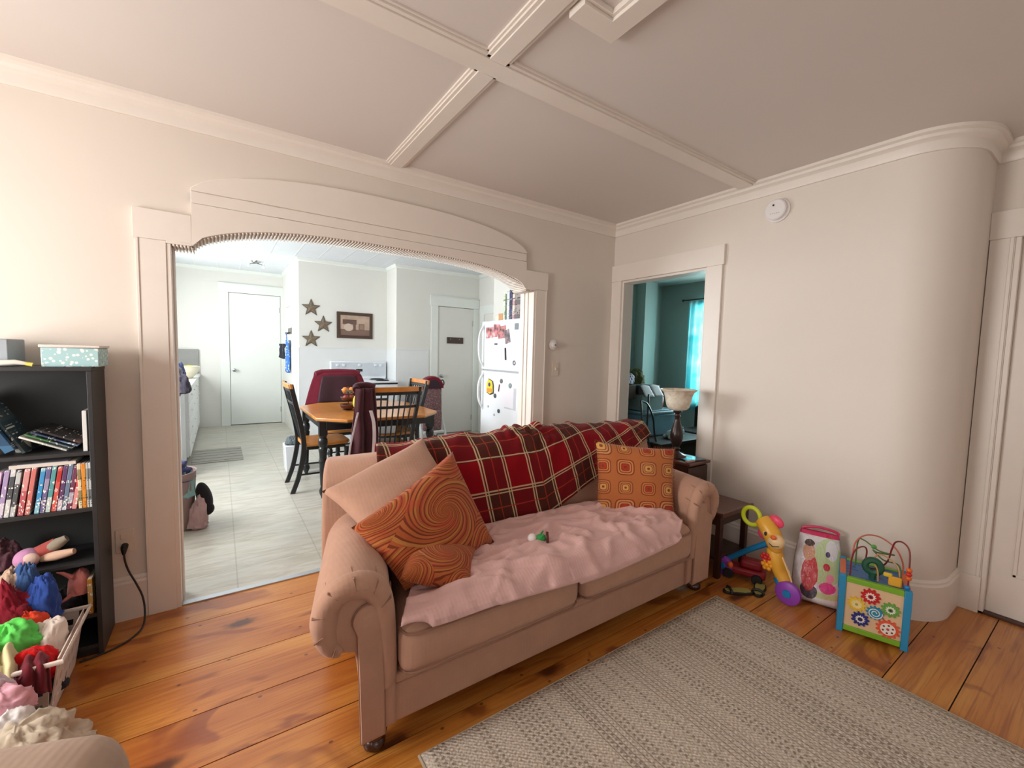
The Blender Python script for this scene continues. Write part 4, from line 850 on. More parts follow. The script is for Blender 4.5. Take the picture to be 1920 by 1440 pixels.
cloth('dark_towel', 'dark grey cloth under the pink towel beside the basket corner', (-0.60, 2.03, 0.0), 0.08, 0.05, 0.15, (92, 82, 80), 17, 0, 0.2)

# ------------------------------------------------------------------ wall fittings
IV = M('ivory_plastic', (226, 212, 196), 0.4, bst=0, var=0.01); WP = M('white_plastic', (232, 228, 226), 0.35, bst=0, var=0.01); DK = M('dark_slot', (40, 34, 30), 0.6, bst=0)
t = thing('wall_outlet', 'ivory electrical outlet on the wall between bookcase and archway', 'outlet', (-0.40, 2.745, 0.40))
bar('cover_plate', -0.437, -0.367, 2.7405, DY, 0.343, 0.457, IV, t, 0.002)
for z in (0.378, 0.422): bar('socket', -0.418, -0.386, 2.738, 2.7407, z - 0.014, z + 0.014, IV, t, 0.003)
t = thing('power_cord', 'black power cord plugged in the outlet and trailing along the floor', 'cord', (-0.40, 2.72, 0.0)); BCD = M('black_rubber', (26, 22, 22), 0.5, bst=0)
MB().tube([(-0.402, 2.738, 0.378), (-0.402, 2.715, 0.376), (-0.402, 2.706, 0.366), (-0.402, 2.703, 0.345)], [0.014, 0.014, 0.012, 0.006], 10).build('plug', BCD, t, smooth=True)
pts = [(-0.402, 2.704, 0.35), (-0.398, 2.70, 0.31), (-0.385, 2.695, 0.26), (-0.36, 2.685, 0.20), (-0.335, 2.67, 0.13), (-0.325, 2.64, 0.06), (-0.33, 2.60, 0.015), (-0.355, 2.55, 0.005), (-0.40, 2.50, 0.004), (-0.46, 2.47, 0.004), (-0.52, 2.455, 0.004)]
MB().tube(smooth_path(pts), 0.0042, 8).build('cable', BCD, t, smooth=True)
t = thing('thermostat', 'round white thermostat on the wall right of the archway', 'thermostat', (2.278, 2.745, 1.443)); RX = Matrix.Rotation(rad(90), 3, 'X')
MB().lathe((2.278, DY, 1.443), [(0, 0), (0.042, 0.0), (0.042, 0.012), (0.038, 0.016), (0, 0.016)], 28, ax=RX).build('body', WP, t, smooth=True, angle=40)
MB().lathe((2.278, DY - 0.016, 1.443), [(0, 0), (0.026, 0.0), (0.024, 0.018), (0.018, 0.022), (0, 0.022)], 24, ax=RX).build('dial', WP, t, smooth=True, angle=40)
MB().lathe((2.278, DY - 0.038, 1.443), [(0, 0), (0.010, 0.0), (0.009, 0.003), (0, 0.003)], 16, ax=RX).build('dial_centre', M('grey_plastic', (150, 148, 146), 0.4), t, smooth=True, angle=40)
t = thing('light_switch', 'ivory light switch on the wall below the round thermostat', 'light switch', (2.31, 2.745, 1.245))
bar('cover_plate', 2.277, 2.347, 2.7405, DY, 1.188, 1.302, IV, t, 0.002); bar('toggle', 2.307, 2.317, 2.730, 2.741, 1.236, 1.258, IV, t, 0.002)
t = thing('smoke_alarm', 'round white smoke alarm high on the right wall near the ceiling', 'smoke alarm', (XB, 1.372, 2.315)); RY = Matrix.Rotation(rad(-90), 3, 'Y')
MB().lathe((XB, 1.372, 2.318), [(0, 0), (0.074, 0.0), (0.074, 0.012), (0.066, 0.016), (0.066, 0.020), (0, 0.020)], 36, ax=RY).build('base', WP, t, smooth=True, angle=35)
MB().lathe((XB - 0.020, 1.372, 2.318), [(0, 0), (0.064, 0.0), (0.064, 0.018), (0.058, 0.024), (0, 0.026)], 36, ax=RY).build('cover', WP, t, smooth=True, angle=35)
MB().lathe((XB - 0.045, 1.382, 2.345), [(0, 0), (0.006, 0.0), (0.006, 0.003), (0, 0.003)], 12, ax=RY).build('test_button', DK, t, smooth=True, angle=35)
for a in range(5): MB().box(XB - 0.0475, XB - 0.0445, 1.345 + 0.012 * a, 1.351 + 0.012 * a, 2.292, 2.294).build('vent_slot', M('grey_plastic', (150, 148, 146)), t)

# ------------------------------------------------------------------ step end table with lamp
WOOD = M('dark_cherry_wood', (92, 48, 32), 0.32, var=0.18, vs=22, coat=0.35); WD2 = M('dark_cherry_frame', (58, 30, 22), 0.4, var=0.12, vs=20)
et = thing('end_table', 'dark cherry step end table between the sofa and the right wall', 'side table', (2.68, 1.70, 0))
bar('upper_top', 2.602, 2.85, 1.655, 2.03, 0.628, 0.65, WOOD, et, 0.005); bar('lower_top', 2.505, 2.860, 1.365, 1.70, 0.402, 0.42, WOOD, et, 0.005)
bar('lower_top_lip', 2.50, 2.865, 1.352, 1.366, 0.395, 0.425, WOOD, et, 0.004); bar('drawer_front', 2.614, 2.838, 1.668, 1.680, 0.44, 0.615, WD2, et, 0.004)
bar('drawer_case', 2.614, 2.838, 1.682, 2.015, 0.44, 0.628, WD2, et); bar('apron', 2.52, 2.845, 1.385, 2.01, 0.33, 0.402, WD2, et, 0.003); bar('bottom_shelf', 2.52, 2.845, 1.39, 2.01, 0.11, 0.128, WD2, et, 0.003)
for x, y, h in ((2.515, 1.372, 0.402), (2.814, 1.372, 0.402), (2.608, 1.985, 0.628), (2.81, 1.985, 0.628)): bar('leg', x, x + 0.034, y, y + 0.034, 0, h, WD2, et, 0.003)
MB().ball((2.725, 1.658, 0.53), 0.012).build('drawer_knob', M('old_brass', (120, 96, 58)), et, smooth=True)
lp = thing('table_lamp', 'table lamp with dark turned base and alabaster glass shade on the end table', 'lamp', (2.70, 1.835, 0.65)); LC = (2.70, 1.835)
DBR = M('dark_bronze', (58, 46, 42), 0.28, 0.55, bst=0.03); sh, t2, b2_ = newmat('alabaster_glass'); o_, x_, y_, z_ = coords(t2)
t2.links.new(ramp(t2, nz(t2, o_, 22, 4, 0.6, 1.0), [(0.35, C(208, 192, 170)), (0.65, C(232, 222, 206))]), b2_.inputs['Base Color']); b2_.inputs['Roughness'].default_value = 0.3; b2_.inputs['Subsurface Weight'].default_value = 0.15
MB().lathe((LC[0], LC[1], 0.65), [(0, 0), (0.072, 0.0), (0.075, 0.008), (0.070, 0.016), (0.050, 0.024), (0.030, 0.036), (0.022, 0.05), (0.030, 0.062), (0.022, 0.072), (0.026, 0.085), (0.040, 0.115), (0.046, 0.15), (0.042, 0.185), (0.030, 0.225), (0.020, 0.262), (0.016, 0.285), (0.023, 0.296), (0.016, 0.306), (0.018, 0.318), (0.030, 0.326), (0.030, 0.332), (0.018, 0.336), (0, 0.336)], 28).build('base', DBR, lp, smooth=True, angle=60)
MB().lathe((LC[0], LC[1], 0.986), [(0.0, 0.001), (0.030, 0.0), (0.060, 0.008), (0.076, 0.028), (0.086, 0.065), (0.092, 0.10), (0.103, 0.130), (0.128, 0.150), (0.124, 0.153), (0.099, 0.134), (0.087, 0.103), (0.081, 0.066), (0.071, 0.032), (0.055, 0.013), (0, 0.008)], 36).build('shade', sh, lp, smooth=True, angle=70)
MB().lathe((LC[0], LC[1], 0.994), [(0, 0), (0.014, 0), (0.014, 0.03), (0.024, 0.045), (0.026, 0.065), (0.014, 0.085), (0, 0.09)], 16).build('bulb', M('bulb_white', (236, 236, 230), 0.3, bst=0), lp, smooth=True)
MB().tube(smooth_path([(2.765, 1.86, 0.655), (2.82, 1.86, 0.662), (2.848, 1.84, 0.63), (2.86, 1.81, 0.55), (2.858, 1.80, 0.46), (2.88, 1.79, 0.36), (2.90, 1.79, 0.2)]), 0.0032, 6).build('cord', BCD, lp, smooth=True)
t = thing('reflection_slab', 'thin slab painting the curtain reflection on the end table at the lamp foot', 'reflection_slab', (2.72, 1.72, 0.65), rad(-14))  # slab added for the curtain reflected in the table top
MB().box(-0.075, 0.085, -0.05, 0.05, 0.0, 0.008).build('case', M('reflection_slab_black', (24, 26, 30), 0.3, bst=0), t, bevel=0.003, local=True)
MB().box(-0.066, 0.076, -0.042, 0.042, 0.008, 0.009).build('screen', M('painted_reflection', (60, 120, 150), 0.05, bst=0, spec=0.9), t, local=True)  # blue colour paints the reflected curtain
t = bar('remote_control', 2.61, 2.69, 1.672, 1.70, 0.65, 0.664, M('remote_grey', (176, 150, 140), 0.5), bevel=0.004); tag(t, 'small pinkish grey remote control at the front edge of the end table', 'remote control')

# ------------------------------------------------------------------ toys along the right wall
YEL = M('toy_yellow', (236, 176, 62), 0.35, bst=0); PNK = M('toy_pink', (238, 74, 110), 0.4, bst=0); LIME = M('toy_lime', (204, 216, 40), 0.4, bst=0); BLU = M('toy_blue', (26, 130, 190), 0.4, bst=0); PUR = M('toy_purple', (150, 70, 186), 0.4, bst=0); CRM = M('toy_cream', (240, 206, 152), 0.4, bst=0); ORG = M('toy_orange', (232, 108, 40), 0.4, bst=0); TRD = M('toy_red', (204, 44, 40), 0.4, bst=0)
ps = thing('push_toy', 'yellow giraffe baby push toy with lime ring handle and purple wheels', 'toy', (2.66, 1.15, 0))
hx = 2.62
MB().tube([(hx + 0.02 * math.sin(a) * 0, 1.245 + 0.050 * math.cos(a), 0.425 + 0.052 * math.sin(a)) for a in [2 * PI * k / 28 for k in range(28)]], 0.0125, 10, closed=True).build('ring_handle', LIME, ps, smooth=True)
hd = MB().tube(smooth_path([(hx, 1.185, 0.425), (hx - 0.008, 1.15, 0.395), (hx - 0.012, 1.115, 0.352), (hx - 0.010, 1.10, 0.305), (hx, 1.10, 0.275)], 6), [0.032 + 0.017 * math.sin(PI * min(1, (k + 4) / 28.0)) for k in range(25)], 18).build('head', YEL, ps, smooth=True)
MB().ball((hx - 0.035, 1.088, 0.335), 0.036, 0.046, 0.042, 16).build('muzzle', CRM, hd, smooth=True)
MB().ball((hx - 0.068, 1.088, 0.366), 0.011, 0.016, 0.013, 12).build('nose', ORG, hd, smooth=True)
MB().tube([(hx - 0.064, 1.112, 0.326), (hx - 0.072, 1.088, 0.314), (hx - 0.066, 1.058, 0.324)], 0.0025, 6).build('mouth', DK, hd, smooth=True)
MB().ball((hx - 0.050, 1.137, 0.372), 0.010, 0.015, 0.018, 12).build('eye', M('eye_white', (240, 238, 232), 0.3, bst=0), hd, smooth=True); MB().ball((hx - 0.0585, 1.134, 0.370), 0.004, 0.009, 0.012, 10).build('pupil', DK, hd, smooth=True)
for y, z in ((1.178, 0.345), (1.115, 0.432)): MB().ball((hx + 0.02, y, z), 0.018, 0.032, 0.042, 14, R=Matrix.Rotation(rad(20 if y > 1.15 else -60), 3, 'X')).build('ear', PNK, hd, smooth=True)
MB().tube(smooth_path([(hx + 0.005, 1.115, 0.28), (hx, 1.095, 0.22), (hx, 1.075, 0.165), (hx, 1.045, 0.115), (hx, 1.02, 0.075)], 6), [0.036, 0.038, 0.040, 0.041, 0.042, 0.042, 0.042, 0.042, 0.041, 0.040, 0.039, 0.038, 0.037, 0.036, 0.036, 0.036, 0.036, 0.036, 0.036, 0.035, 0.033, 0.03, 0.027, 0.024, 0.02], 16).build('body', YEL, ps, smooth=True)
for k, (y, z, m_, r_) in enumerate(((1.135, 0.225, TRD, 0.020), (1.125, 0.185, M('toy_amber', (244, 166, 40), 0.4), 0.022))):
    mb = MB()
    for q in range(6): a = q * PI / 3; mb.ball((hx - 0.040, y + r_ * math.cos(a), z + r_ * math.sin(a)), 0.007, r_ * 0.55, r_ * 0.55, 8)
    mb.ball((hx - 0.044, y, z), 0.008, r_ * 0.6, r_ * 0.6, 8); mb.build('flower_gear', m_, ps, smooth=True)
mb = MB(); 
for q in range(4): mb.tube([(hx - 0.034, 1.05 - 0.012 * q, 0.26 - 0.02 * q), (hx - 0.045, 1.02 - 0.010 * q, 0.21 - 0.022 * q)], 0.004, 6)
mb.build('pattern_ribs', CRM, ps, smooth=True)
MB().tube([(hx + 0.02, 1.15, 0.29), (hx + 0.02, 1.26, 0.205), (hx + 0.02, 1.375, 0.105)], 0.0165, 10).build('support_bar', BLU, ps, smooth=True)
MB().tube([(hx - 0.005, 1.075, 0.125), (hx - 0.012, 1.045, 0.075)], 0.027, 10).build('front_bracket', BLU, ps, smooth=True)
for (y, z, r_) in ((1.012, 0.066, 0.066), (1.395, 0.060, 0.060)):
    q = MB().lathe((hx - 0.004 - (0.02 if y < 1.2 else 0), y, z), [(0, -0.018), (r_ - 0.010, -0.018), (r_ - 0.002, -0.012), (r_, 0), (r_ - 0.002, 0.012), (r_ - 0.010, 0.018), (0, 0.018)], 32, ax=RY).build('wheel', PUR, ps, smooth=True, angle=40)
    MB().lathe((hx - 0.022 - (0.02 if y < 1.2 else 0), y, z), [(0, 0), (0.022, 0), (0.020, 0.008), (0, 0.009)], 20, ax=RY).build('hub_cap', BLU, q, smooth=True, angle=40)
MB().ball((hx - 0.02, 1.345, 0.085), 0.016, 0.018, 0.020, 12).build('counter_knob', ORG, ps, smooth=True)
# bag of blocks: clear printed bag
def bag_mat():
    m, t, b = newmat('printed_plastic_bag'); uv, u, v, w = coords(t, 'UV')
    n = nz(t, uv, 5, 3); bl = lambda cx, cy, rx, ry: (((u - cx) / rx) * ((u - cx) / rx) + ((v - cy) / ry) * ((v - cy) / ry) + (n - 0.5) * 0.9).lt(1.0)
    c = mixc(t, n.smooth(0.4, 0.6), C(206, 202, 208), C(226, 222, 226)); c = mixc(t, bl(0.72, 0.62, 0.30, 0.34), c, C(190, 212, 160)); c = mixc(t, bl(0.80, 0.78, 0.14, 0.14), c, C(222, 222, 228))
    c = mixc(t, v.lt(0.20) , c, C(196, 206, 150)); c = mixc(t, v.lt(0.12), c, C(222, 220, 220)); c = mixc(t, v.gt(0.94), c, C(206, 46, 96))
    c = mixc(t, bl(0.74, 0.27, 0.16, 0.08), c, C(224, 74, 150)); c = mixc(t, bl(0.78, 0.40, 0.08, 0.06), c, C(236, 150, 180)); c = mixc(t, bl(0.70, 0.55, 0.07, 0.05), c, C(196, 52, 70)); c = mixc(t, bl(0.72, 0.72, 0.05, 0.04), c, C(70, 60, 100))
    c = mixc(t, bl(0.37, 0.18, 0.18, 0.10), c, C(66, 50, 70)); c = mixc(t, bl(0.36, 0.42, 0.17, 0.24), c, C(196, 44, 50)); c = mixc(t, bl(0.30, 0.71, 0.13, 0.13), c, C(206, 152, 122)); c = mixc(t, bl(0.29, 0.83, 0.12, 0.05), c, C(70, 46, 36)); c = mixc(t, (u - 0.18).abs().lt(0.06) * (v - 0.055).abs().lt(0.035), c, C(200, 40, 60))
    t.links.new(c, b.inputs['Base Color']); b.inputs['Roughness'].default_value = 0.18; b.inputs['Specular IOR Level'].default_value = 0.5
    bump(t, b, nz(t, uv, 9, 4, 0.6, 1.5), 0.5, 0.01); return m
pb = thing('toy_block_bag', 'printed plastic bag of toy blocks with a pink handle leaning on the right wall', 'bag', (2.80, 0.95, 0))
A0, A1 = Vector((2.715, 1.045, 0.004)), Vector((2.785, 0.835, 0.004)); mb = MB(); dv = (A1 - A0); nv = Vector((dv.y, -dv.x, 0)).normalized(); nv = nv if nv.x < 0 else -nv
def bagf(sg):
    def g(u, v):
        a = 2 * u - 1; w = 1 - 0.18 * v + 0.10 * math.sin(PI * v); p = A0.lerp(A1, 0.5) + dv * (a * 0.5 * w); th = 0.055 * (1 - a * a) ** 0.45 * ((1 - v) ** 0.6 * 0.85 + 0.15) * min(1, v * 12 + 0.3)
        th *= 1 + 0.18 * fr((u * 3, v * 3, sg), 1.0); p = p + nv * (sg * th) + Vector((0.11 * v, 0.035 * v, 0.37 * v)); return p
    return g
mb.grid(bagf(1), 30, 30); mb.grid(bagf(-1), 30, 30); bmesh.ops.remove_doubles(mb.b, verts=mb.b.verts, dist=1e-5); mb.build('body', bag_mat(), pb, smooth=True, angle=180)
tp = A0.lerp(A1, 0.5) + Vector((0.105, 0.033, 0.375)); d1 = dv.normalized()
MB().tube(smooth_path([tp - d1 * 0.085, tp - d1 * 0.06 + Vector((0, 0, 0.012)), tp + Vector((0.0, 0, 0.022)), tp + d1 * 0.07 + Vector((0, 0, 0.014)), tp + d1 * 0.09]), 0.008, 8).build('handle', M('bag_pink', (206, 46, 96), 0.4), pb, smooth=True)
# activity cube with bead maze
cb = thing('activity_cube', 'wooden activity cube with painted gears and a bead maze by the right wall', 'toy', (2.73, 0.70, 0))
An = Vector((2.567, 0.775, 0)); dx = Vector((0.3093, -0.951, 0)); dn = Vector((0.951, 0.3093, 0)); S_ = 0.272
def cbp(a, d, z): return An + dx * a + dn * d + Vector((0, 0, z))
def cbox(name, a0, a1, d0, d1, z0, z1, mat, par=cb, bv=0.003): return MB().box(a0, a1, d0, d1, z0, z1, 0, lambda p: cbp(p.x, p.y, p.z)).build(name, mat, par, bevel=bv)
CB = M('cube_blue', (44, 140, 186), 0.45, bst=0.03); CG = M('cube_green', (124, 176, 44), 0.45, bst=0.03); CO = M('cube_orange', (226, 118, 76), 0.45, bst=0.03); BIR = M('birch_ply', (224, 190, 150), 0.5, var=0.04)
for a in (0.0, S_ - 0.028):
    for d in (0.0, 0.242): cbox('corner_post', a, a + 0.028, d, d + 0.028, 0.0, 0.292, CB)
for z in (0.012, 0.262): cbox('rail', 0.028, S_ - 0.028, 0.002, 0.026, z, z + 0.026, CG); cbox('rail', 0.028, S_ - 0.028, 0.244, 0.268, z, z + 0.026, CG)
for a in (0.002, S_ - 0.026):
    for z in (0.012, 0.262): cbox('rail', a, a + 0.024, 0.028, 0.242, z, z + 0.026, CO)
pn = cbox('front_panel', 0.028, S_ - 0.028, 0.010, 0.018, 0.038, 0.262, BIR, bv=0); cbox('back_panel', 0.028, S_ - 0.028, 0.252, 0.258, 0.038, 0.262, BIR, bv=0)
for a in (0.012, S_ - 0.018): cbox('side_panel', a, a + 0.006, 0.028, 0.242, 0.038, 0.262, CO, bv=0)
def top_mat():
    m, t, b = newmat('cube_top_pond'); o, x, y, z = coords(t); n = nz(t, vec(t, x * 30.0, y * 9.0 + x * 20.0, 0.0), 1.0, 2)
    t.links.new(mixc(t, (n - 0.56).abs().lt(0.025), C(64, 116, 176), C(30, 60, 120)), b.inputs['Base Color']); b.inputs['Roughness'].default_value = 0.45; return m
cbox('top_panel', 0.012, S_ - 0.012, 0.012, 0.258, 0.272, 0.282, top_mat(), bv=0)
def gear(name, a, z, r, teeth, colr, style):
    m_ = M('gear_%d_%d_%d' % colr, colr, 0.4, bst=0); mb = MB(); P = []
    for k in range(teeth * 4): q = 2 * PI * k / (teeth * 4); P.append((a + math.cos(q) * (r if k % 4 in (0, 1) else r * 0.78), z + math.sin(q) * (r if k % 4 in (0, 1) else r * 0.78)))
    A = [mb.v(cbp(p[0], 0.003, p[1])) for p in P]; B = [mb.v(cbp(p[0], 0.010, p[1])) for p in P]; mb.f(A); mb.f(B[::-1])
    for k in range(len(P)): mb.f([A[k], B[k], B[(k + 1) % len(P)], A[(k + 1) % len(P)]])
    g = mb.build('gear', m_, cb); WH = M('gear_white', (238, 232, 220), 0.4, bst=0); AX = Matrix((dx, Vector((0, 0, 1)), -dn)).transposed()
    def disc(rr, m3, nm, off): MB().lathe(cbp(a, 0.003 - off, z), [(0, 0), (rr, 0), (rr, 0.001), (0, 0.0011)], 24, ax=AX).build(nm, m3, g)
    if style == 'star':
        q = MB(); st = []
        for k in range(24): w = 2 * PI * k / 24; rr = r * (0.58 if k % 2 == 0 else 0.40); st.append((a + rr * math.cos(w), z + rr * math.sin(w)))
        q.f([q.v(cbp(p[0], 0.0022, p[1])) for p in st]); q.build('painted_star', WH, g, solid=0.0006); disc(r * 0.27, m_, 'ring', 0.0012); disc(r * 0.15, M('gear_dark', (70, 50, 60), 0.4), 'axle', 0.0024)
    elif style == 'sun':
        q = MB(); st = []
        for k in range(24): w = 2 * PI * k / 24; rr = r * (0.62 if k % 2 == 0 else 0.50); st.append((a + rr * math.cos(w), z + rr * math.sin(w)))
        q.f([q.v(cbp(p[0], 0.0022, p[1])) for p in st]); q.build('painted_sun', M('gear_buff', (240, 216, 150), 0.4), g, solid=0.0006); disc(r * 0.16, M('gear_olive', (170, 160, 80), 0.4), 'axle', 0.0014)
    elif style == 'spiral':
        q = MB(); q.tube([cbp(a + (0.006 + 0.022 * k / 40) * math.cos(k * 0.32), 0.0018, z + (0.006 + 0.022 * k / 40) * math.sin(k * 0.32)) for k in range(41)], 0.0022, 6); q.build('painted_spiral', WH, g, smooth=True)
    else:
        disc(r * 0.62, WH, 'painted_disc', 0.0008); disc(r * 0.13, M('gear_dot', (206, 80, 90), 0.4), 'axle', 0.0018); q = MB()
        for k in range(6): w = k * PI / 3 + 0.4; q.lathe(cbp(a + r * 0.42 * math.cos(w), 0.0012, z + r * 0.42 * math.sin(w)), [(0, 0), (0.0045, 0), (0.0045, 0.001), (0, 0.0011)], 10, ax=AX)
        q.build('painted_dot', M('gear_brown', (130, 60, 50), 0.4), g)
gear('g', 0.124, 0.217, 0.039, 11, (200, 34, 40), 'star'); gear('g', 0.074, 0.160, 0.038, 11, (232, 192, 60), 'sun'); gear('g', 0.200, 0.178, 0.036, 11, (104, 166, 74), 'star'); gear('g', 0.145, 0.142, 0.034, 12, (34, 140, 180), 'spiral'); gear('g', 0.092, 0.090, 0.036, 11, (42, 52, 130), 'star'); gear('g', 0.196, 0.082, 0.046, 13, (228, 92, 62), 'dots')
def wire(name, P, mat, r=0.0036): return MB().tube(smooth_path([cbp(p[0], p[1], 0.28 + (p[2] - 0.28) * 1.12) for p in P], 10), r, 8).build(name, mat, cb, smooth=True)
WRD = M('wire_maroon', (130, 40, 44), 0.35, bst=0); WOR = M('wire_coral', (206, 110, 90), 0.35, bst=0); WGR = M('wire_green', (90, 120, 70), 0.35, bst=0); WYL = M('wire_tan', (196, 150, 96), 0.35, bst=0)
wire('maze_wire', [(0.040, 0.03, 0.28), (0.042, 0.03, 0.36), (0.055, 0.03, 0.41), (0.085, 0.05, 0.425), (0.10, 0.08, 0.40), (0.10, 0.10, 0.34), (0.12, 0.13, 0.31), (0.155, 0.14, 0.315), (0.185, 0.13, 0.36), (0.195, 0.11, 0.425), (0.205, 0.09, 0.465), (0.230, 0.07, 0.475), (0.252, 0.05, 0.45), (0.255, 0.03, 0.38), (0.255, 0.03, 0.28)], WRD)
wire('maze_wire', [(0.040, 0.06, 0.28), (0.045, 0.06, 0.38), (0.058, 0.10, 0.43), (0.10, 0.16, 0.45), (0.16, 0.2, 0.44), (0.22, 0.21, 0.40), (0.25, 0.21, 0.34), (0.252, 0.21, 0.28)], WOR)
wire('maze_wire', [(0.065, 0.2, 0.28), (0.068, 0.2, 0.40), (0.09, 0.17, 0.42), (0.15, 0.14, 0.395), (0.21, 0.16, 0.385), (0.15, 0.19, 0.37), (0.13, 0.16, 0.385), (0.17, 0.13, 0.36), (0.23, 0.15, 0.345), (0.24, 0.12, 0.28)], WGR)
wire('maze_wire', [(0.15, 0.06, 0.28), (0.145, 0.06, 0.33), (0.13, 0.09, 0.36), (0.15, 0.12, 0.385), (0.19, 0.12, 0.375), (0.225, 0.10, 0.345), (0.23, 0.08, 0.28)], WYL)
AXc = Matrix((dx, Vector((0, 0, 1)), -dn)).transposed(); TG = M('tree_green', (30, 86, 62), 0.5, bst=0)
mb = MB(); mb.tube([cbp(0.128 + 0.030 * math.cos(q), 0.075, 0.345 + 0.032 * math.sin(q)) for q in [2 * PI * k / 20 for k in range(20)]], 0.0155, 8, closed=True); mb.tube([cbp(0.128, 0.075, 0.318), cbp(0.128, 0.075, 0.283)], 0.015, 8)
mb.build('wooden_tree', TG, cb, smooth=True)
mb = MB(); mb.box(0.186, 0.236, 0.040, 0.054, 0.283, 0.330, 0, lambda p: cbp(p.x, p.y, p.z)); mb.build('wooden_animal', print_mat('giraffe_spots', (232, 170, 50), (232, 170, 50), (190, 80, 30), 60), cb, bevel=0.006)
MB().box(0.166, 0.200, 0.040, 0.054, 0.322, 0.342, 0, lambda p: cbp(p.x, p.y, p.z)).build('animal_head', M('bead_yellow', (232, 190, 50), 0.4, bst=0), cb, bevel=0.005)
for k, (a, d, z, m_) in enumerate(((0.255, 0.03, 0.385, ORG), (0.255, 0.03, 0.365, TRD), (0.255, 0.03, 0.345, ORG), (0.253, 0.03, 0.300, BLU), (0.130, 0.150, 0.420, M('bead_green', (90, 170, 80), 0.4, bst=0)))): MB().ball(cbp(a, d, z), 0.012, 0.012, 0.011, 12).build('bead', m_, cb, smooth=True)
# red toy and sandals on the floor
rt = thing('toy_truck', 'dark red toy truck half hidden beside the sofa, under the blue toy bar', 'toy', (2.68, 1.30, 0), rad(-68)); RED = M('toy_dark_red', (146, 26, 40), 0.45)
MB().box(-0.13, 0.12, -0.05, 0.05, 0.03, 0.075).build('chassis', RED, rt, bevel=0.014, local=True); MB().box(-0.02, 0.10, -0.042, 0.042, 0.075, 0.13).build('cab', RED, rt, bevel=0.018, local=True)
for x in (-0.08, 0.075):
    for y in (-0.055, 0.055): MB().lathe((x, y, 0.030), [(0, -0.012), (0.026, -0.012), (0.030, -0.006), (0.030, 0.006), (0.026, 0.012), (0, 0.012)], 20, ax=RX).build('wheel', M('toy_tyre', (30, 28, 30), 0.7), rt, smooth=True, angle=40, local=True)
for k, (x, y, a, lb_) in enumerate(((2.475, 1.225, -36, 'black sandal with a yellow green insole on the floor at the rug corner'), (2.60, 1.165, 18, 'black sandal turned beside the purple wheel of the push toy'))):
    s = thing('sandal', lb_, 'shoe', (x, y, 0), rad(a), 'pair of black sandals'); P = [(0.085, 0.0), (0.075, 0.026), (0.035, 0.034), (-0.02, 0.026), (-0.06, 0.027), (-0.082, 0.014), (-0.085, 0.0), (-0.082, -0.014), (-0.06, -0.027), (-0.02, -0.024), (0.035, -0.032), (0.075, -0.024)]
    MB().prism(P, 0.0, 0.016, 'z').build('sole', BCD, s, bevel=0.004, local=True); MB().prism([(x_ * 0.86, y_ * 0.8) for x_, y_ in P], 0.016, 0.019, 'z').build('insole', M('insole_olive', (168, 160, 84), 0.7), s, local=True)
    for sx in (-0.05,): MB().tube([(sx, -0.03, 0.010), (sx, -0.024, 0.026), (sx, 0, 0.032), (sx, 0.024, 0.026), (sx, 0.03, 0.010)], 0.008, 6).build('strap', BCD, s, smooth=True, local=True)

# ================================================================== KITCHEN
HON = M('honey_oak', (206, 132, 58), 0.3, var=0.14, vs=14, coat=0.4); BKP = M('black_satin_paint', (36, 38, 40), 0.28, bst=0.02, var=0.03)
def poly_slab(name, P, z0, z1, mat, par, bv=0.004, local=True): return MB().prism(P, z0, z1, 'z').build(name, mat, par, bevel=bv, local=local)
tb = thing('dining_table', 'dining table with honey wood top, cut corners and black turned legs', 'dining table', (1.28, 4.57, 0))
HX, HY, CC = 0.585, 0.685, 0.22
TPL = [(-HX + CC, -HY), (HX - CC, -HY), (HX, -HY + CC), (HX, HY - CC), (HX - CC, HY), (-HX + CC, HY), (-HX, HY - CC), (-HX, -HY + CC)]
poly_slab('table_top', TPL, 0.722, 0.750, HON, tb, 0.006); poly_slab('table_top_edge', [(x * 0.985, y * 0.985) for x, y in TPL], 0.712, 0.7215, BKP, tb, 0.002)
for x0, x1, y0, y1 in ((-0.50, 0.50, -0.50, -0.478), (-0.50, 0.50, 0.478, 0.50), (-0.53, -0.508, -0.47, 0.47), (0.508, 0.53, -0.47, 0.47)): MB().box(x0, x1, y0, y1, 0.632, 0.711).build('apron', BKP, tb, bevel=0.002, local=True)
LEGP = [(0, 0), (0.016, 0), (0.022, 0.02), (0.034, 0.05), (0.036, 0.075), (0.026, 0.10), (0.022, 0.11), (0.026, 0.13), (0.030, 0.25), (0.032, 0.32), (0.037, 0.335), (0.037, 0.35), (0.030, 0.36), (0.034, 0.42), (0.040, 0.46), (0.030, 0.475), (0.038, 0.49), (0.042, 0.52), (0.038, 0.55), (0.028, 0.56), (0.036, 0.575), (0.036, 0.59), (0, 0.59)]
for x, y in ((-0.52, -0.44), (0.52, -0.44), (-0.52, 0.50), (0.52, 0.50)):
    mb = MB(); mb.lathe((x, y, 0), LEGP, 18); mb.box(x - 0.034, x + 0.034, y - 0.034, y + 0.034, 0.588, 0.711); mb.build('leg', BKP, tb, smooth=True, angle=50, local=True)
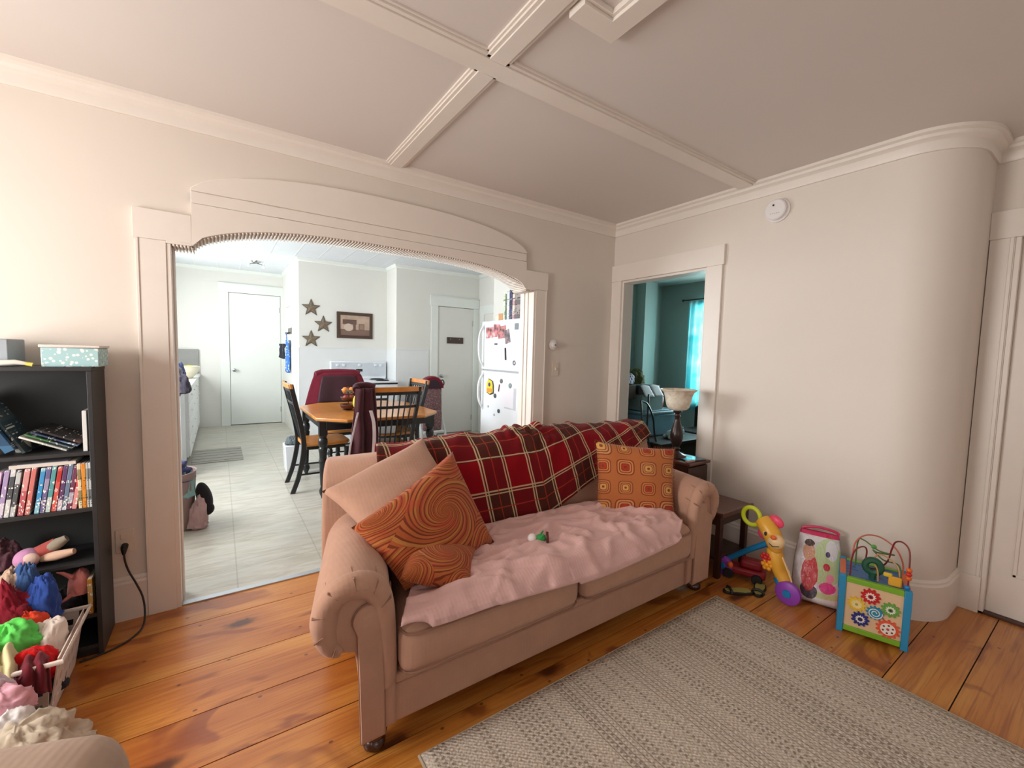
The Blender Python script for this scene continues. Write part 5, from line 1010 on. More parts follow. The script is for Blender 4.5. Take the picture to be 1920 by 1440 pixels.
def make_chair(label, loc, rz_, grp='black and honey wood dining chairs'):
    t = thing('dining_chair', label, 'chair', loc, rz_, grp)
    SP = [(-0.215, -0.20), (-0.10, -0.215), (0.10, -0.215), (0.215, -0.20), (0.235, 0.05), (0.22, 0.19), (0.15, 0.225), (-0.15, 0.225), (-0.22, 0.19), (-0.235, 0.05)]
    poly_slab('seat', SP, 0.435, 0.465, HON, t, 0.010)
    poly_slab('seat_rail', [(x * 0.9, y * 0.88) for x, y in SP], 0.400, 0.4345, BKP, t, 0.003)
    for s in (-1, 1):
        pts = smooth_path([(s * 0.205, -0.305, 0.0), (s * 0.205, -0.245, 0.18), (s * 0.205, -0.205, 0.42), (s * 0.215, -0.225, 0.62), (s * 0.235, -0.275, 0.85), (s * 0.245, -0.315, 1.035)], 5); mb = MB(); rings = []
        for p in pts: rings.append([p + Vector(q) for q in ((-0.015, -0.021, 0), (0.015, -0.021, 0), (0.015, 0.021, 0), (-0.015, 0.021, 0))])
        mb.loft(rings); mb.build('back_post', BKP, t, bevel=0.004, local=True)
        MB().lathe((s * 0.19, 0.185, 0), [(0, 0), (0.012, 0), (0.016, 0.03), (0.021, 0.12), (0.022, 0.18), (0.017, 0.19), (0.024, 0.205), (0.025, 0.24), (0.017, 0.255), (0.024, 0.27), (0.021, 0.36), (0.024, 0.40), (0, 0.40)], 14).build('front_leg', BKP, t, smooth=True, angle=50, local=True)
        MB().cyl((s * 0.205, -0.235, 0.17), (s * 0.19, 0.185, 0.17), 0.009, n=8).build('stretcher', BKP, t, smooth=True, local=True)
    MB().cyl((-0.198, 0.0, 0.17), (0.198, 0.0, 0.17), 0.009, n=8).build('stretcher', BKP, t, smooth=True, local=True)
    def rail(nm, y0, z0, z1, w, mat, th=0.018, bow=0.02):
        mb = MB(); rings = []
        for k in range(13):
            a = -1 + 2 * k / 12; yy = y0 - bow * (1 - a * a); rings.append([Vector((a * w, yy - th / 2, z0)), Vector((a * w, yy + th / 2, z0)), Vector((a * w, yy + th / 2 - 0.006, z1)), Vector((a * w, yy - th / 2 - 0.006, z1))])
        mb.loft(rings); mb.build(nm, mat, t, bevel=0.004, local=True)
    rail('top_rail', -0.310, 0.992, 1.038, 0.272, HON, 0.024); rail('under_rail', -0.300, 0.962, 0.991, 0.235, BKP, 0.016); rail('middle_rail', -0.272, 0.835, 0.862, 0.226, BKP, 0.016)
    for k in range(7):
        x = -0.168 + 0.056 * k; b_ = 0.02 * (1 - (x / 0.235) ** 2); MB().tube([(x * 0.82, -0.19, 0.46), (x * 0.9, -0.235 - b_ * 0.5, 0.66), (x, -0.272 - b_, 0.85), (x * 1.03, -0.300 - b_, 0.97)], 0.0075, 6).build('spindle', BKP, t, smooth=True, local=True)
    return t
make_chair('near side dining chair seen from behind with the wine jacket hung on it', (1.300, 4.105, 0), 0)
make_chair('dining chair at the left end of the table seen in profile', (0.845, 4.60, 0), -PI / 2)
make_chair('dining chair at the far side of the table under the maroon coat', (1.19, 5.20, 0), PI)
make_chair('dining chair at the right end of the table in front of the high chair', (1.63, 4.78, 0), PI / 2)
# jacket and coat on the chairs
WIN = fabric('wine_jacket', (74, 36, 42), rough=0.85); WST = fabric('white_stripe', (226, 214, 218)); JX = thing('jacket', 'dark wine jacket with white side stripes hanging on the near dining chair', 'jacket', (1.06, 3.74, 0.45))
hang('body', (0.950, 3.715, 0), (1.105, 3.715, 0), 1.035, 0.43, 0.034, 2.2, WIN, JX, seed=1, flare=1.65, thick=0.014)
MB().tube(smooth_path([(0.955, 3.74, 1.025), (0.97, 3.78, 1.05), (1.05, 3.78, 1.058), (1.12, 3.76, 1.04)]), [0.02] + [0.03] * 23 + [0.02], 10).build('collar', WIN, JX, smooth=True)
def strip(name, P, w, mat, par):
    mb = MB(); rings = []
    for x, y, z in smooth_path(P, 6): rings.append([(x - w, y, z), (x + w, y, z), (x + w, y - 0.004, z), (x - w, y - 0.004, z)])
    mb.loft(rings); mb.build(name, mat, par, smooth=True, angle=50)
strip('stripe', [(0.950, 3.668, 0.84), (0.920, 3.662, 0.72), (0.890, 3.662, 0.58), (0.870, 3.66, 0.45)], 0.007, WST, JX); strip('stripe', [(1.055, 3.668, 0.85), (1.08, 3.662, 0.74), (1.083, 3.66, 0.60), (1.073, 3.66, 0.44)], 0.014, WST, JX)
mb = MB()
MRN = fabric('maroon_coat_cloth', (104, 30, 44)); LIN = fabric('dark_coat_lining', (60, 36, 42), rough=0.5); ct = thing('coat', 'maroon coat draped over the far dining chair with its dark lining showing', 'coat', (1.19, 5.5, 0.72))
mb = MB()
def coatf(u, v):
    a = 2 * u - 1; w = 0.262 + 0.115 * v ** 0.8; z = 1.085 - 0.36 * v - 0.02 * abs(a) ** 3; y = 5.47 - 0.045 * v + 0.035 * a * a - 0.012 * math.sin(a * 8) * v
    return Vector((1.19 + a * w, y, z))
mb.grid(coatf, 30, 14); mb.build('shell', MRN, ct, smooth=True, angle=180, solid=0.02, soff=0)
mb = MB(); mb.grid(lambda u, v: coatf(0.16 + 0.68 * u, 0.10 + 0.88 * v) + Vector((0, -0.016, 0)), 20, 12); mb.build('lining', LIN, ct, smooth=True, angle=180, solid=0.006, soff=0)
mb = MB(); mb.grid(lambda u, v: Vector((1.19 + (u - 0.5) * 2 * (0.262 + 0.06 * v), 5.55 + 0.01 * math.sin(u * 9), 1.085 - 0.5 * v)), 16, 6); mb.build('back', MRN, ct, smooth=True, angle=180, solid=0.01, soff=0)
MB().tube([(0.935, 5.50, 1.072), (1.0, 5.51, 1.088), (1.19, 5.51, 1.094), (1.38, 5.51, 1.088), (1.445, 5.50, 1.072)], [0.03, 0.036, 0.036, 0.036, 0.03], 10).build('shoulders', MRN, ct, smooth=True)
# fruit stand
FS = thing('fruit_stand', 'three tier wire fruit stand on the dining table', 'fruit stand', (1.07, 4.50, 0.75)); WRE = M('bronze_wire', (116, 78, 62), 0.4, 0.6, bst=0); GLB = M('clear_bowl', (214, 222, 216), 0.08, trans=0.85, bst=0, var=0)
for k, (z, r) in enumerate(((0.775, 0.085), (0.852, 0.072), (0.925, 0.064))):
    mb = MB(); mb.tube([(1.07 + r * math.cos(2 * PI * q / 24), 4.5 + r * math.sin(2 * PI * q / 24), z + 0.035) for q in range(24)], 0.004, 6, closed=True)
    mb.lathe((1.07, 4.5, z - 0.008), [(0, 0), (r * 0.55, 0), (r * 0.8, 0.010), (r, 0.042), (r - 0.004, 0.043), (r * 0.78, 0.014), (r * 0.5, 0.004), (0, 0.004)], 24); mb.build('tier', GLB if k == 2 else WRE, FS, smooth=True, angle=60)
MB().cyl((1.07, 4.5, 0.752), (1.07, 4.5, 0.99), 0.006).build('stem', WRE, FS, smooth=True); MB().lathe((1.07, 4.5, 0.7505), [(0, 0), (0.06, 0), (0.06, 0.006), (0, 0.012)], 20).build('foot', WRE, FS, smooth=True)
for k, (x, y, l_) in enumerate(((1.035, 4.48, 'orange in the top tier of the fruit stand, left one'), (1.095, 4.475, 'orange in the top tier of the fruit stand, right one'))): tag(MB().ball((x, y, 0.958), 0.030, n=14).build('orange', M('orange_peel', (226, 136, 48), 0.5), smooth=True), l_, 'fruit', 'oranges in the fruit stand')
for k in range(2): tag(MB().ball((1.04 + 0.055 * k, 4.47, 0.885), 0.027, n=14).build('apple', M('apple_red', (168, 50, 44), 0.35), smooth=True), ('red apple at the left of the middle tier', 'red apple at the right of the middle tier')[k], 'fruit', 'apples in the fruit stand')
bn = thing('banana_bunch', 'yellow green bananas hanging beside the fruit stand', 'bananas', (1.14, 4.44, 0.75))
for k in range(3): MB().tube(smooth_path([(1.140 + 0.010 * k, 4.425 + 0.006 * k, 0.915), (1.110 + 0.014 * k, 4.40 + 0.01 * k, 0.865), (1.112 + 0.018 * k, 4.39 + 0.012 * k, 0.80), (1.145 + 0.018 * k, 4.40 + 0.012 * k, 0.765)], 6), [0.005] + [0.010, 0.014, 0.017, 0.018, 0.019, 0.019, 0.019, 0.019, 0.019, 0.018, 0.018, 0.017, 0.016, 0.014, 0.012, 0.010] + [0.007, 0.005], 10).build('banana', M('banana_skin', (214, 202, 60), 0.5), bn, smooth=True)
# stove
ENA = M('white_enamel', (232, 236, 240), 0.22, bst=0, var=0.005); ST = thing('stove', 'white electric stove against the kitchen wall below the framed picture', 'stove', (1.79, 6.62, 0))
SX0, SX1, SY0, SY1 = 1.375, 2.225, 6.29, 6.942
bar('body', SX0, SX1, SY0 + 0.03, SY1, 0.03, 0.885, ENA, ST, 0.004); bar('cooktop', SX0 - 0.003, SX1 + 0.003, SY0, SY1, 0.886, 0.912, ENA, ST, 0.008); bar('cooktop_gap', SX0 + 0.004, SX1 - 0.004, SY0 + 0.02, SY0 + 0.031, 0.866, 0.886, DK, ST)
od = bar('oven_door', SX0 + 0.008, SX1 - 0.008, SY0 + 0.004, SY0 + 0.029, 0.24, 0.862, ENA, ST, 0.006); bar('oven_window', SX0 + 0.16, SX1 - 0.16, SY0 + 0.001, SY0 + 0.005, 0.40, 0.66, DK, od)
MB().tube([(SX0 + 0.07, SY0 + 0.004, 0.80), (SX0 + 0.07, SY0 - 0.03, 0.80), (SX1 - 0.07, SY0 - 0.03, 0.80), (SX1 - 0.07, SY0 + 0.004, 0.80)], 0.010, 8).build('oven_handle', ENA, od, smooth=True); bar('drawer', SX0 + 0.008, SX1 - 0.008, SY0 + 0.006, SY0 + 0.029, 0.05, 0.23, ENA, ST, 0.005)
bg = bar('backguard', SX0, SX1, 6.875, SY1, 0.912, 1.188, ENA, ST, 0.010); bar('control_panel', SX0 + 0.02, SX1 - 0.02, 6.871, 6.8755, 0.96, 1.17, M('panel_grey_white', (206, 212, 218), 0.3, bst=0), bg)
for x in (1.475, 1.565, 1.80, 2.05, 2.13): MB().lathe((x, 6.871, 1.128), [(0, 0), (0.022, 0), (0.022, 0.006), (0.018, 0.022), (0, 0.024)], 18, ax=RX).build('control_knob', ENA, bg, smooth=True, angle=40)
bar('clock_display', 1.75, 1.85, 6.869, 6.8715, 1.03, 1.07, DK, bg)
COIL = M('burner_black', (44, 44, 46), 0.5, 0.4, bst=0)
for x, y, r in ((1.56, 6.44, 0.10), (2.03, 6.44, 0.085), (1.56, 6.72, 0.085), (2.03, 6.72, 0.10)):
    mb = MB(); mb.lathe((x, y, 0.912), [(0, 0), (r + 0.012, 0), (r + 0.015, 0.004), (r + 0.004, 0.005), (r * 0.9, 0.002), (0, 0.002)], 26); mb.tube([(x + r * (1 - 0.8 * q / 90) * math.cos(q * 0.28), y + r * (1 - 0.8 * q / 90) * math.sin(q * 0.28), 0.921) for q in range(91)], 0.005, 6); mb.build('burner', COIL, ST, smooth=True, angle=60)
t = tag(heap('dish_towel', (1.66, 6.80, 0.926), 0.07, 0.04, 0.045, fabric('towel_pink_white', (226, 190, 190)), 77), 'pink and white dish towel lying at the back of the stove top', 'towel')
# picture and stars on the wall
def sepia():
    m, t, b = newmat('sepia_print'); o, x, y, z = coords(t); n = nz(t, o, 9, 4)
    u = x / 0.40; w = (z - 0.20) / 0.26
    bl = lambda cx, cy, rx, ry: ((u - cx).abs() / rx).mx((w - cy).abs() / ry).lt(1.0)
    el = lambda cx, cy, rx, ry: (((u - cx) / rx).pw(2.0) + ((w - cy) / ry).pw(2.0)).lt(1.0)
    c = mixc(t, n.smooth(0.3, 0.7), C(176, 150, 132), C(196, 170, 150)); c = mixc(t, w.lt(-0.22), c, C(128, 100, 88)); c = mixc(t, bl(-0.20, 0.22, 0.26, 0.14), c, C(104, 80, 70)); c = mixc(t, el(-0.24, -0.10, 0.17, 0.22), c, C(206, 186, 168)); c = mixc(t, bl(-0.02, -0.02, 0.05, 0.30), c, C(112, 86, 76)); c = mixc(t, bl(0.25, -0.06, 0.11, 0.19), c, C(120, 94, 82)); c = mixc(t, bl(0.25, -0.06, 0.08, 0.14), c, C(150, 122, 106))
    t.links.new(c, b.inputs['Base Color']); b.inputs['Roughness'].default_value = 0.25; return m
pf = thing('framed_picture', 'sepia picture in a dark brown wooden frame above the stove', 'picture', (1.755, 6.955, 1.54)); FRM = M('dark_brown_frame', (74, 54, 42), 0.45, var=0.12, vs=25)
for nm, x0, x1, z0, z1 in (('frame_side', 1.485, 1.532, 1.544, 1.946), ('frame_side', 1.978, 2.025, 1.544, 1.946), ('frame_rail', 1.5321, 1.9779, 1.899, 1.946), ('frame_rail', 1.5321, 1.9779, 1.544, 1.591)): bar(nm, x0, x1, 6.932, 6.958, z0, z1, FRM, pf, 0.004)
o = MB().box(-0.225, 0.225, 6.946, 6.956, 0.045, 0.36).build('print', sepia(), pf, local=True); o.location = (0, 0, 0)
for v in o.data.vertices: v.co.y -= 6.955
STW = M('star_barnwood', (124, 108, 88), 0.6, var=0.2, vs=30); SDK = M('star_edge', (70, 60, 48), 0.6)
for (x, z, l_) in ((1.128, 1.972, 'brown wooden barn star, topmost of three on the stove wall'), (1.295, 1.738, 'brown wooden barn star, middle one nearest the framed picture'), (1.125, 1.512, 'brown wooden barn star, lowest of three on the stove wall')):
    t = thing('wall_star', l_, 'star decoration', (x, 6.955, z), 0, 'barn stars on the stove wall')
    def starm(R, y0, y1, flat):
        mb = MB(); rim = []
        for k in range(10): a = PI / 2 + k * PI / 5; rr = R if k % 2 == 0 else R * 0.42; rim.append((rr * math.cos(a), rr * math.sin(a)))
        A = [mb.v((px_, y0, pz_)) for px_, pz_ in rim]; B = [mb.v((px_, y1, pz_)) for px_, pz_ in rim]; c1 = mb.v((0, y1 - flat, 0)); mb.f(A)
        for k in range(10): mb.f([A[k], A[(k + 1) % 10], B[(k + 1) % 10], B[k]]); mb.f([B[k], B[(k + 1) % 10], c1])
        return mb
    starm(0.132, 0.0, -0.010, 0.001).build('edge', SDK, t, local=True); starm(0.112, -0.0102, -0.013, 0.014).build('face', STW, t, local=True)
t = thing('door_plaque', 'small dark wooden plaque with two knobs on the pantry door', 'plaque', (3.265, 6.49, 1.51)); bar('board', 3.115, 3.415, 6.480, 6.4945, 1.512, 1.616, M('plaque_brown', (70, 54, 48), 0.5, var=0.12), t, 0.003)
for x in (3.175, 3.335): MB().ball((x, 6.474, 1.585), 0.010).build('knob', M('plaque_knob', (150, 140, 130), 0.3, 0.6), t, smooth=True)
# high chair
FLP = print_mat('floral_pad', (118, 84, 86), (160, 130, 130), (48, 34, 40), 60); HMR = fabric('hood_maroon', (120, 26, 44)); HW = M('high_chair_white', (226, 226, 224), 0.35, bst=0)
hc = thing('high_chair', 'folded baby high chair with floral pad, maroon head rest and white legs', 'high chair', (2.52, 5.95, 0))
rbox(2.365, 2.655, 5.86, 5.92, 0.46, 0.86, 0.03, (0, 0.01, 0), 6).build('back_pad', FLP, hc, smooth=True, angle=180); rbox(2.345, 2.635, 5.80, 5.87, 0.20, 0.50, 0.03, (0, 0.012, 0), 6).build('leg_pad', FLP, hc, smooth=True, angle=180)
mb = MB(); mb.loft([[(2.50 + w * math.cos(a), y, 0.83 + h * math.sin(a)) for a in [PI * k / 16 for k in range(17)]] for y, w, h in ((5.83, 0.165, 0.165), (5.86, 0.180, 0.18), (5.96, 0.175, 0.175), (5.99, 0.14, 0.15))]); mb.build('head_rest', HMR, hc, smooth=True, angle=60)
mb = MB(); mb.loft([[(2.50 + 0.125 * math.cos(a), y, 0.84 + 0.115 * math.sin(a)) for a in [PI * k / 12 for k in range(13)]] for y in (5.822, 5.83)]); mb.build('head_cushion', fabric('head_cushion_dark', (60, 46, 54)), hc)
for s, x in ((-1, 2.335), (1, 2.675)):
    MB().tube(smooth_path([(x, 5.99, 0.75), (x + 0.02 * s, 5.96, 0.62), (x + 0.01 * s, 5.93, 0.4), (x + 0.015 * s, 5.84, 0.2), (x + 0.03 * s, 5.79, 0.05)]), 0.020, 10).build('front_leg', HW, hc, smooth=True); MB().tube(smooth_path([(x, 5.98, 0.6), (x + 0.02 * s, 6.08, 0.35), (x + 0.02 * s, 6.17, 0.05)]), 0.018, 10).build('rear_leg', HW, hc, smooth=True)
    for y in (5.785, 6.175): MB().tube([(x + 0.02 * s, y + 0.035, 0.022), (x + 0.025 * s, y, 0.045), (x + 0.03 * s, y - 0.045, 0.018)], [0.022, 0.035, 0.018], 10).build('foot', BCD, hc, smooth=True)
    MB().tube([(x - 0.0 + 0.028 * math.cos(q), 5.90, 0.90 + 0.045 * math.sin(q)) for q in [2 * PI * k / 16 for k in range(16)]], 0.009, 8, closed=True).build('loop_handle', BCD, hc, smooth=True)
MB().tube([(2.34, 5.80, 0.185), (2.66, 5.80, 0.185)], 0.016, 8).build('foot_bar', HW, hc, smooth=True)
hc.location.x += 0.09
# refrigerator
rf = thing('refrigerator', 'white top freezer refrigerator covered in papers and magnets', 'refrigerator', (2.72, 3.67, 0)); RX0 = 2.35
bar('body', 2.412, 3.08, 3.305, 4.03, 0.03, 1.688, ENA, rf, 0.004)
fz = bar('freezer_door', RX0, 2.408, 3.30, 4.035, 1.190, 1.702, ENA, rf, 0.012, seg=3); fd = bar('fridge_door', RX0, 2.408, 3.30, 4.035, 0.10, 1.176, ENA, rf, 0.012, seg=3); bar('door_gasket', 2.38, 2.412, 3.32, 4.02, 0.11, 1.685, M('gasket_grey', (170, 174, 178), 0.6), rf); bar('toe_grille', 2.40, 2.412, 3.32, 4.02, 0.03, 0.095, DK, rf)
for par, z0, z1 in ((fz, 1.215, 1.665), (fd, 0.76, 1.155)):
    zm = z0 + 0.08 if par is fz else z1 - 0.08; MB().tube(smooth_path([(RX0 + 0.004, 3.985, z0), (RX0 - 0.045, 3.99, z0 + 0.09), (RX0 - 0.058, 3.992, (z0 + z1) / 2), (RX0 - 0.045, 3.99, z1 - 0.09), (RX0 + 0.004, 3.985, z1)]), 0.013, 10).build('handle', ENA, par, smooth=True)
XF = RX0 - 0.0006
def onfridge(name, lab, cat, y0, y1, z0, z1, mat, th=0.0015, rot=0.0, grp=None):
    c = Vector((XF - th / 2, (y0 + y1) / 2, (z0 + z1) / 2)); R = Matrix.Rotation(rad(rot), 3, 'X'); o = MB().obox(c, th / 2, (y1 - y0) / 2, (z1 - z0) / 2, R).build(name, mat); tag(o, lab, cat, grp); return o
def photo_mat(name, a, b_, c_, sc=16):
    m, t, bb = newmat(name); o, x, y, z = coords(t); n = nz(t, vec(t, x, y, z), sc, 2); t.links.new(ramp(t, n, [(0.30, C(a)), (0.48, C(b_)), (0.62, C(c_))]), bb.inputs['Base Color']); bb.inputs['Roughness'].default_value = 0.25; return m
PPR = M('white_paper', (226, 224, 230), 0.7, bst=0.05, var=0.01)
onfridge('photograph', 'snapshot with pink tones at the left of the freezer door photo cluster', 'photo', 3.80, 3.945, 1.52, 1.635, photo_mat('ph_a', (44, 46, 50), (206, 120, 124), (190, 200, 200)))
onfridge('photograph', 'middle snapshot of the freezer door photo cluster', 'photo', 3.665, 3.795, 1.53, 1.66, photo_mat('ph_b', (60, 40, 46), (196, 110, 116), (220, 190, 188)), rot=3)
onfridge('photograph', 'wide snapshot with a dark top edge in the freezer photo cluster', 'photo', 3.56, 3.70, 1.515, 1.64, photo_mat('ph_c', (50, 34, 40), (200, 120, 120), (120, 80, 84)), 0.003, rot=-4)
onfridge('photograph', 'tilted dark snapshot at the right end of the freezer photo cluster', 'photo', 3.49, 3.575, 1.465, 1.60, photo_mat('ph_d', (50, 40, 46), (110, 90, 96), (190, 160, 164)), 0.0045, rot=-14)
onfridge('paper_sheet', 'large white note sheet on the freezer door below the photos', 'paper', 3.63, 3.905, 1.215, 1.485, PPR, rot=-1)
onfridge('magnet_clip', 'small dark magnet at the top of the large note sheet', 'magnet', 3.71, 3.76, 1.452, 1.466, DK, 0.008)
onfridge('magnet', 'square grey magnet at the upper right corner of the freezer door', 'magnet', 3.345, 3.405, 1.595, 1.655, M('magnet_grey', (120, 126, 134), 0.4), 0.005)
onfridge('pen', 'dark pen shaped magnet on the freezer door beside the note sheet', 'pen', 3.545, 3.563, 1.30, 1.42, DK, 0.008, rot=-6)
def ringmag(lab, y, z, r, mat, grp=None): o = MB().tube([(XF - 0.004, y + r * math.cos(2 * PI * k / 18), z + r * 1.1 * math.sin(2 * PI * k / 18)) for k in range(18)], 0.0042, 6, closed=True).build('ring_magnet', mat, smooth=True); tag(o, lab, 'magnet', grp)
GRM = M('magnet_steel', (110, 116, 122), 0.3, 0.7, bst=0); ringmag('small grey ring magnet near the lower right of the freezer door', 3.40, 1.275, 0.018, GRM)
def roundmag(lab, y, z, r, mat): o = MB().lathe((XF, y, z), [(0, 0), (r, 0), (r * 0.96, 0.006), (0, 0.008)], 18, ax=RY).build('magnet', mat, smooth=True, angle=40); tag(o, lab, 'magnet')
ym = thing('house_magnet', 'yellow house shaped magnet with a navy edge on the lower fridge door', 'magnet', (XF, 3.83, 0.95)); HP = [(-0.062, -0.055), (0.0, -0.075), (0.062, -0.055), (0.062, 0.03), (0.03, 0.08), (-0.045, 0.06), (-0.06, 0.02)]
mb = MB(); mb.prism([(3.832 + a * 1.12, 1.008 + b2 * 1.12) for a, b2 in HP], XF - 0.005, XF, 'x'); mb.build('backing', M('magnet_navy', (40, 46, 70), 0.4), ym); mb = MB(); mb.prism([(3.836 + a, 1.012 + b2) for a, b2 in HP], XF - 0.009, XF - 0.0052, 'x'); mb.build('front', M('magnet_yellow', (226, 206, 40), 0.4), ym)
MB().lathe((XF - 0.009, 3.84, 1.035), [(0, 0), (0.022, 0), (0.020, 0.003), (0, 0.004)], 16, ax=RY).build('round_window', M('magnet_violet', (66, 50, 110), 0.4), ym); bar('lower_panel', XF - 0.0115, XF - 0.009, 3.79, 3.885, 0.955, 0.995, M('magnet_orange', (232, 150, 50), 0.4), ym)
roundmag('dark round magnet just right of the yellow house magnet', 3.735, 0.925, 0.024, M('magnet_slate', (60, 72, 78), 0.4)); roundmag('round black and white magnet above the lower paper', 3.62, 1.085, 0.024, M('magnet_bw', (96, 98, 104), 0.4, var=0.5, vs=90)); roundmag('white round magnet with a dark rim low on the fridge door', 3.66, 0.775, 0.022, M('magnet_dark_blue', (70, 80, 100), 0.35, var=0.5, vs=60)); roundmag('small pale round magnet at the left of the fridge door', 3.87, 0.80, 0.014, M('magnet_pale', (180, 188, 198), 0.4)); roundmag('tiny pale magnet low on the fridge door under the dark rimmed one', 3.745, 0.725, 0.013, M('magnet_pale', (180, 188, 198)))
onfridge('paper_sheet', 'small white letter on the lower fridge door held by a magnet', 'paper', 3.40, 3.60, 0.83, 1.04, PPR, rot=2); onfridge('paper_sheet', 'grey sheet tucked under the small white letter', 'paper', 3.36, 3.56, 0.815, 1.03, M('grey_paper', (196, 198, 206), 0.7), 0.0008, rot=1)
onfridge('pencil', 'thin red pencil shaped magnet beside the lower paper', 'pen', 3.655, 3.667, 0.975, 1.05, M('pencil_dark', (96, 40, 60), 0.4), 0.006, rot=12); roundmag('grey flower shaped magnet holding the lower letter', 3.46, 1.05, 0.026, M('magnet_greygreen', (130, 146, 146), 0.4, var=0.4, vs=70))
for (y0, w, h, m_, l_, lb_) in ((3.640, 0.036, 0.262, spine('fb_green', (196, 214, 186), (214, 224, 206), (90, 110, 90)), 'pale green cookbook at the left of the row on the refrigerator', 0.0), (3.565, 0.045, 0.285, spine('fb_white', (226, 228, 234), (206, 210, 220), (150, 150, 160)), 'white binder second in the row on the refrigerator', 0), (3.515, 0.048, 0.290, spine('fb_navy', (34, 36, 80), (26, 28, 44), (120, 120, 150)), 'navy book third in the row on the refrigerator', 0), (3.470, 0.042, 0.245, spine('fb_pink', (220, 204, 190), (190, 150, 160), (80, 70, 90)), 'cream and pink book on the refrigerator next to the navy one', 0), (3.33, 0.136, 0.250, spine('fb_print', (150, 140, 134), (96, 88, 88), (40, 36, 40)), 'thick grey printed cookbook at the right end on the refrigerator', 0)):
    t = thing('cookbook', l_, 'book', (2.45, y0 + w / 2, 1.702), 0, 'cookbooks on the refrigerator'); bar('cover', 2.385, 2.56, y0, y0 + w - 0.002, 1.7035, 1.7035 + h, m_, t, 0.002); bar('pages', 2.386, 2.558, y0 + w * 0.12, y0 + w * 0.86, 1.7035 + h, 1.7045 + h, PAGE, t)
t = bar('recipe_box', 2.40, 2.52, 3.70, 3.785, 1.7025, 1.775, M('box_tan', (196, 146, 100), 0.6), bevel=0.003); tag(t, 'tan recipe box on the refrigerator left of the cookbooks', 'box'); t = bar('recipe_box', 2.42, 2.52, 3.80, 3.875, 1.7025, 1.755, M('box_cream', (232, 222, 196), 0.6), bevel=0.003); tag(t, 'cream box on the refrigerator beside the tan recipe box', 'box')
# counter on the left
KW = M('cabinet_white', (234, 236, 234), 0.35, bst=0.02, var=0.01); ctop = bar('worktop', -0.995, -0.275, 6.05, 8.825, 0.872, 0.91, M('worktop_white', (228, 228, 222), 0.3), bevel=0.004); tag(ctop, 'white worktop along the left kitchen wall', 'worktop')
for k in range(4):
    y0 = 6.06 + 0.69 * k; cb_ = thing('base_cabinet', ('white drawer cabinet nearest the dining area under the worktop', 'second white drawer cabinet under the worktop', 'third white drawer cabinet under the worktop', 'white drawer cabinet beside the back door')[k], 'cabinet', (-0.64, y0 + 0.345, 0), 0, 'white base cabinets'); bar('body', -0.99, -0.315, y0, y0 + 0.688, 0.09, 0.8705, KW, cb_, 0.002); bar('plinth', -0.99, -0.36, y0 + 0.002, y0 + 0.686, 0.0, 0.089, DK, cb_)
    for z0, z1 in ((0.71, 0.86), (0.50, 0.70), (0.30, 0.49), (0.10, 0.29)): d_ = bar('drawer', -0.3148, -0.297, y0 + 0.012, y0 + 0.676, z0, z1, KW, cb_, 0.004); MB().ball((-0.285, y0 + 0.345, (z0 + z1) / 2), 0.010).build('drawer_knob', KW, d_, smooth=True)
dw = thing('washing_machine', 'white washing machine with clothes on top beside the archway', 'washing machine', (-0.66, 5.72, 0)); bar('body', -0.985, -0.335, 5.40, 6.035, 0.02, 0.86, ENA, dw, 0.012, seg=3); bar('lid', -0.93, -0.36, 5.43, 6.0, 0.8605, 0.872, ENA, dw, 0.004); bar('control_panel', -0.985, -0.90, 5.41, 6.02, 0.8605, 1.0, ENA, dw, 0.008)
for (c, rx, ry, h, cl, l_) in (((-0.36, 5.50, 0.873), 0.10, 0.12, 0.20, (70, 66, 76), 'charcoal clothing slipping off the washing machine'), ((-0.40, 5.72, 0.873), 0.11, 0.12, 0.30, (74, 84, 130), 'blue clothing heaped on the washing machine'), ((-0.40, 5.6, 1.02), 0.09, 0.09, 0.12, (150, 146, 158), 'grey lilac shirt on top of the washing machine heap')): o = heap('clothing', c, rx, ry, h, fabric('wm_%d_%d_%d' % cl, cl), int(c[1] * 10)); tag(o, l_, 'clothing', 'clothes on the washing machine')
fb = thing('fruit_bowl', 'white bowl of yellow fruit on the worktop at the far left', 'bowl', (-0.40, 7.55, 0.91)); MB().lathe((-0.40, 7.55, 0.911), [(0, 0), (0.07, 0), (0.08, 0.01), (0.16, 0.11), (0.165, 0.17), (0.158, 0.17), (0.15, 0.11), (0.07, 0.02), (0, 0.018)], 28).build('bowl_body', M('bowl_ivory', (236, 230, 206), 0.3), fb, smooth=True, angle=60)
for k, (x, y, l_) in enumerate(((-0.34, 7.50, 'lemon at the right of the white bowl'), (-0.42, 7.49, 'lemon in the middle of the white bowl'), (-0.37, 7.60, 'lemon at the back of the white bowl'))): tag(MB().ball((x, y, 1.055), 0.048, 0.036, 0.036, 14).build('lemon', M('lemon_skin', (236, 216, 60), 0.45), smooth=True), l_, 'fruit', 'lemons in the bowl')
t = bar('snack_bag', -0.545, -0.46, 7.30, 7.38, 0.911, 1.09, M('snack_red', (206, 50, 56), 0.35), bevel=0.02); tag(t, 'red snack bag on the worktop beside the white bowl', 'bag'); t = bar('cutting_board', -0.62, -0.295, 8.80, 8.822, 0.911, 1.315, M('board_grey', (142, 142, 138), 0.5), bevel=0.004); tag(t, 'grey cutting board leaning on the back wall at the end of the worktop', 'cutting board')
def mat_mat():
    m, t, b = newmat('kitchen_mat_stripes'); o, x, y, z = coords(t); f = (y * 6.5 + 0.2).frac(); t.links.new(mixc(t, f.lt(0.14), mixc(t, nz(t, o, 40, 3), C(150, 146, 136), C(184, 180, 168)), C(96, 94, 88)), b.inputs['Base Color']); b.inputs['Roughness'].default_value = 0.9; return m
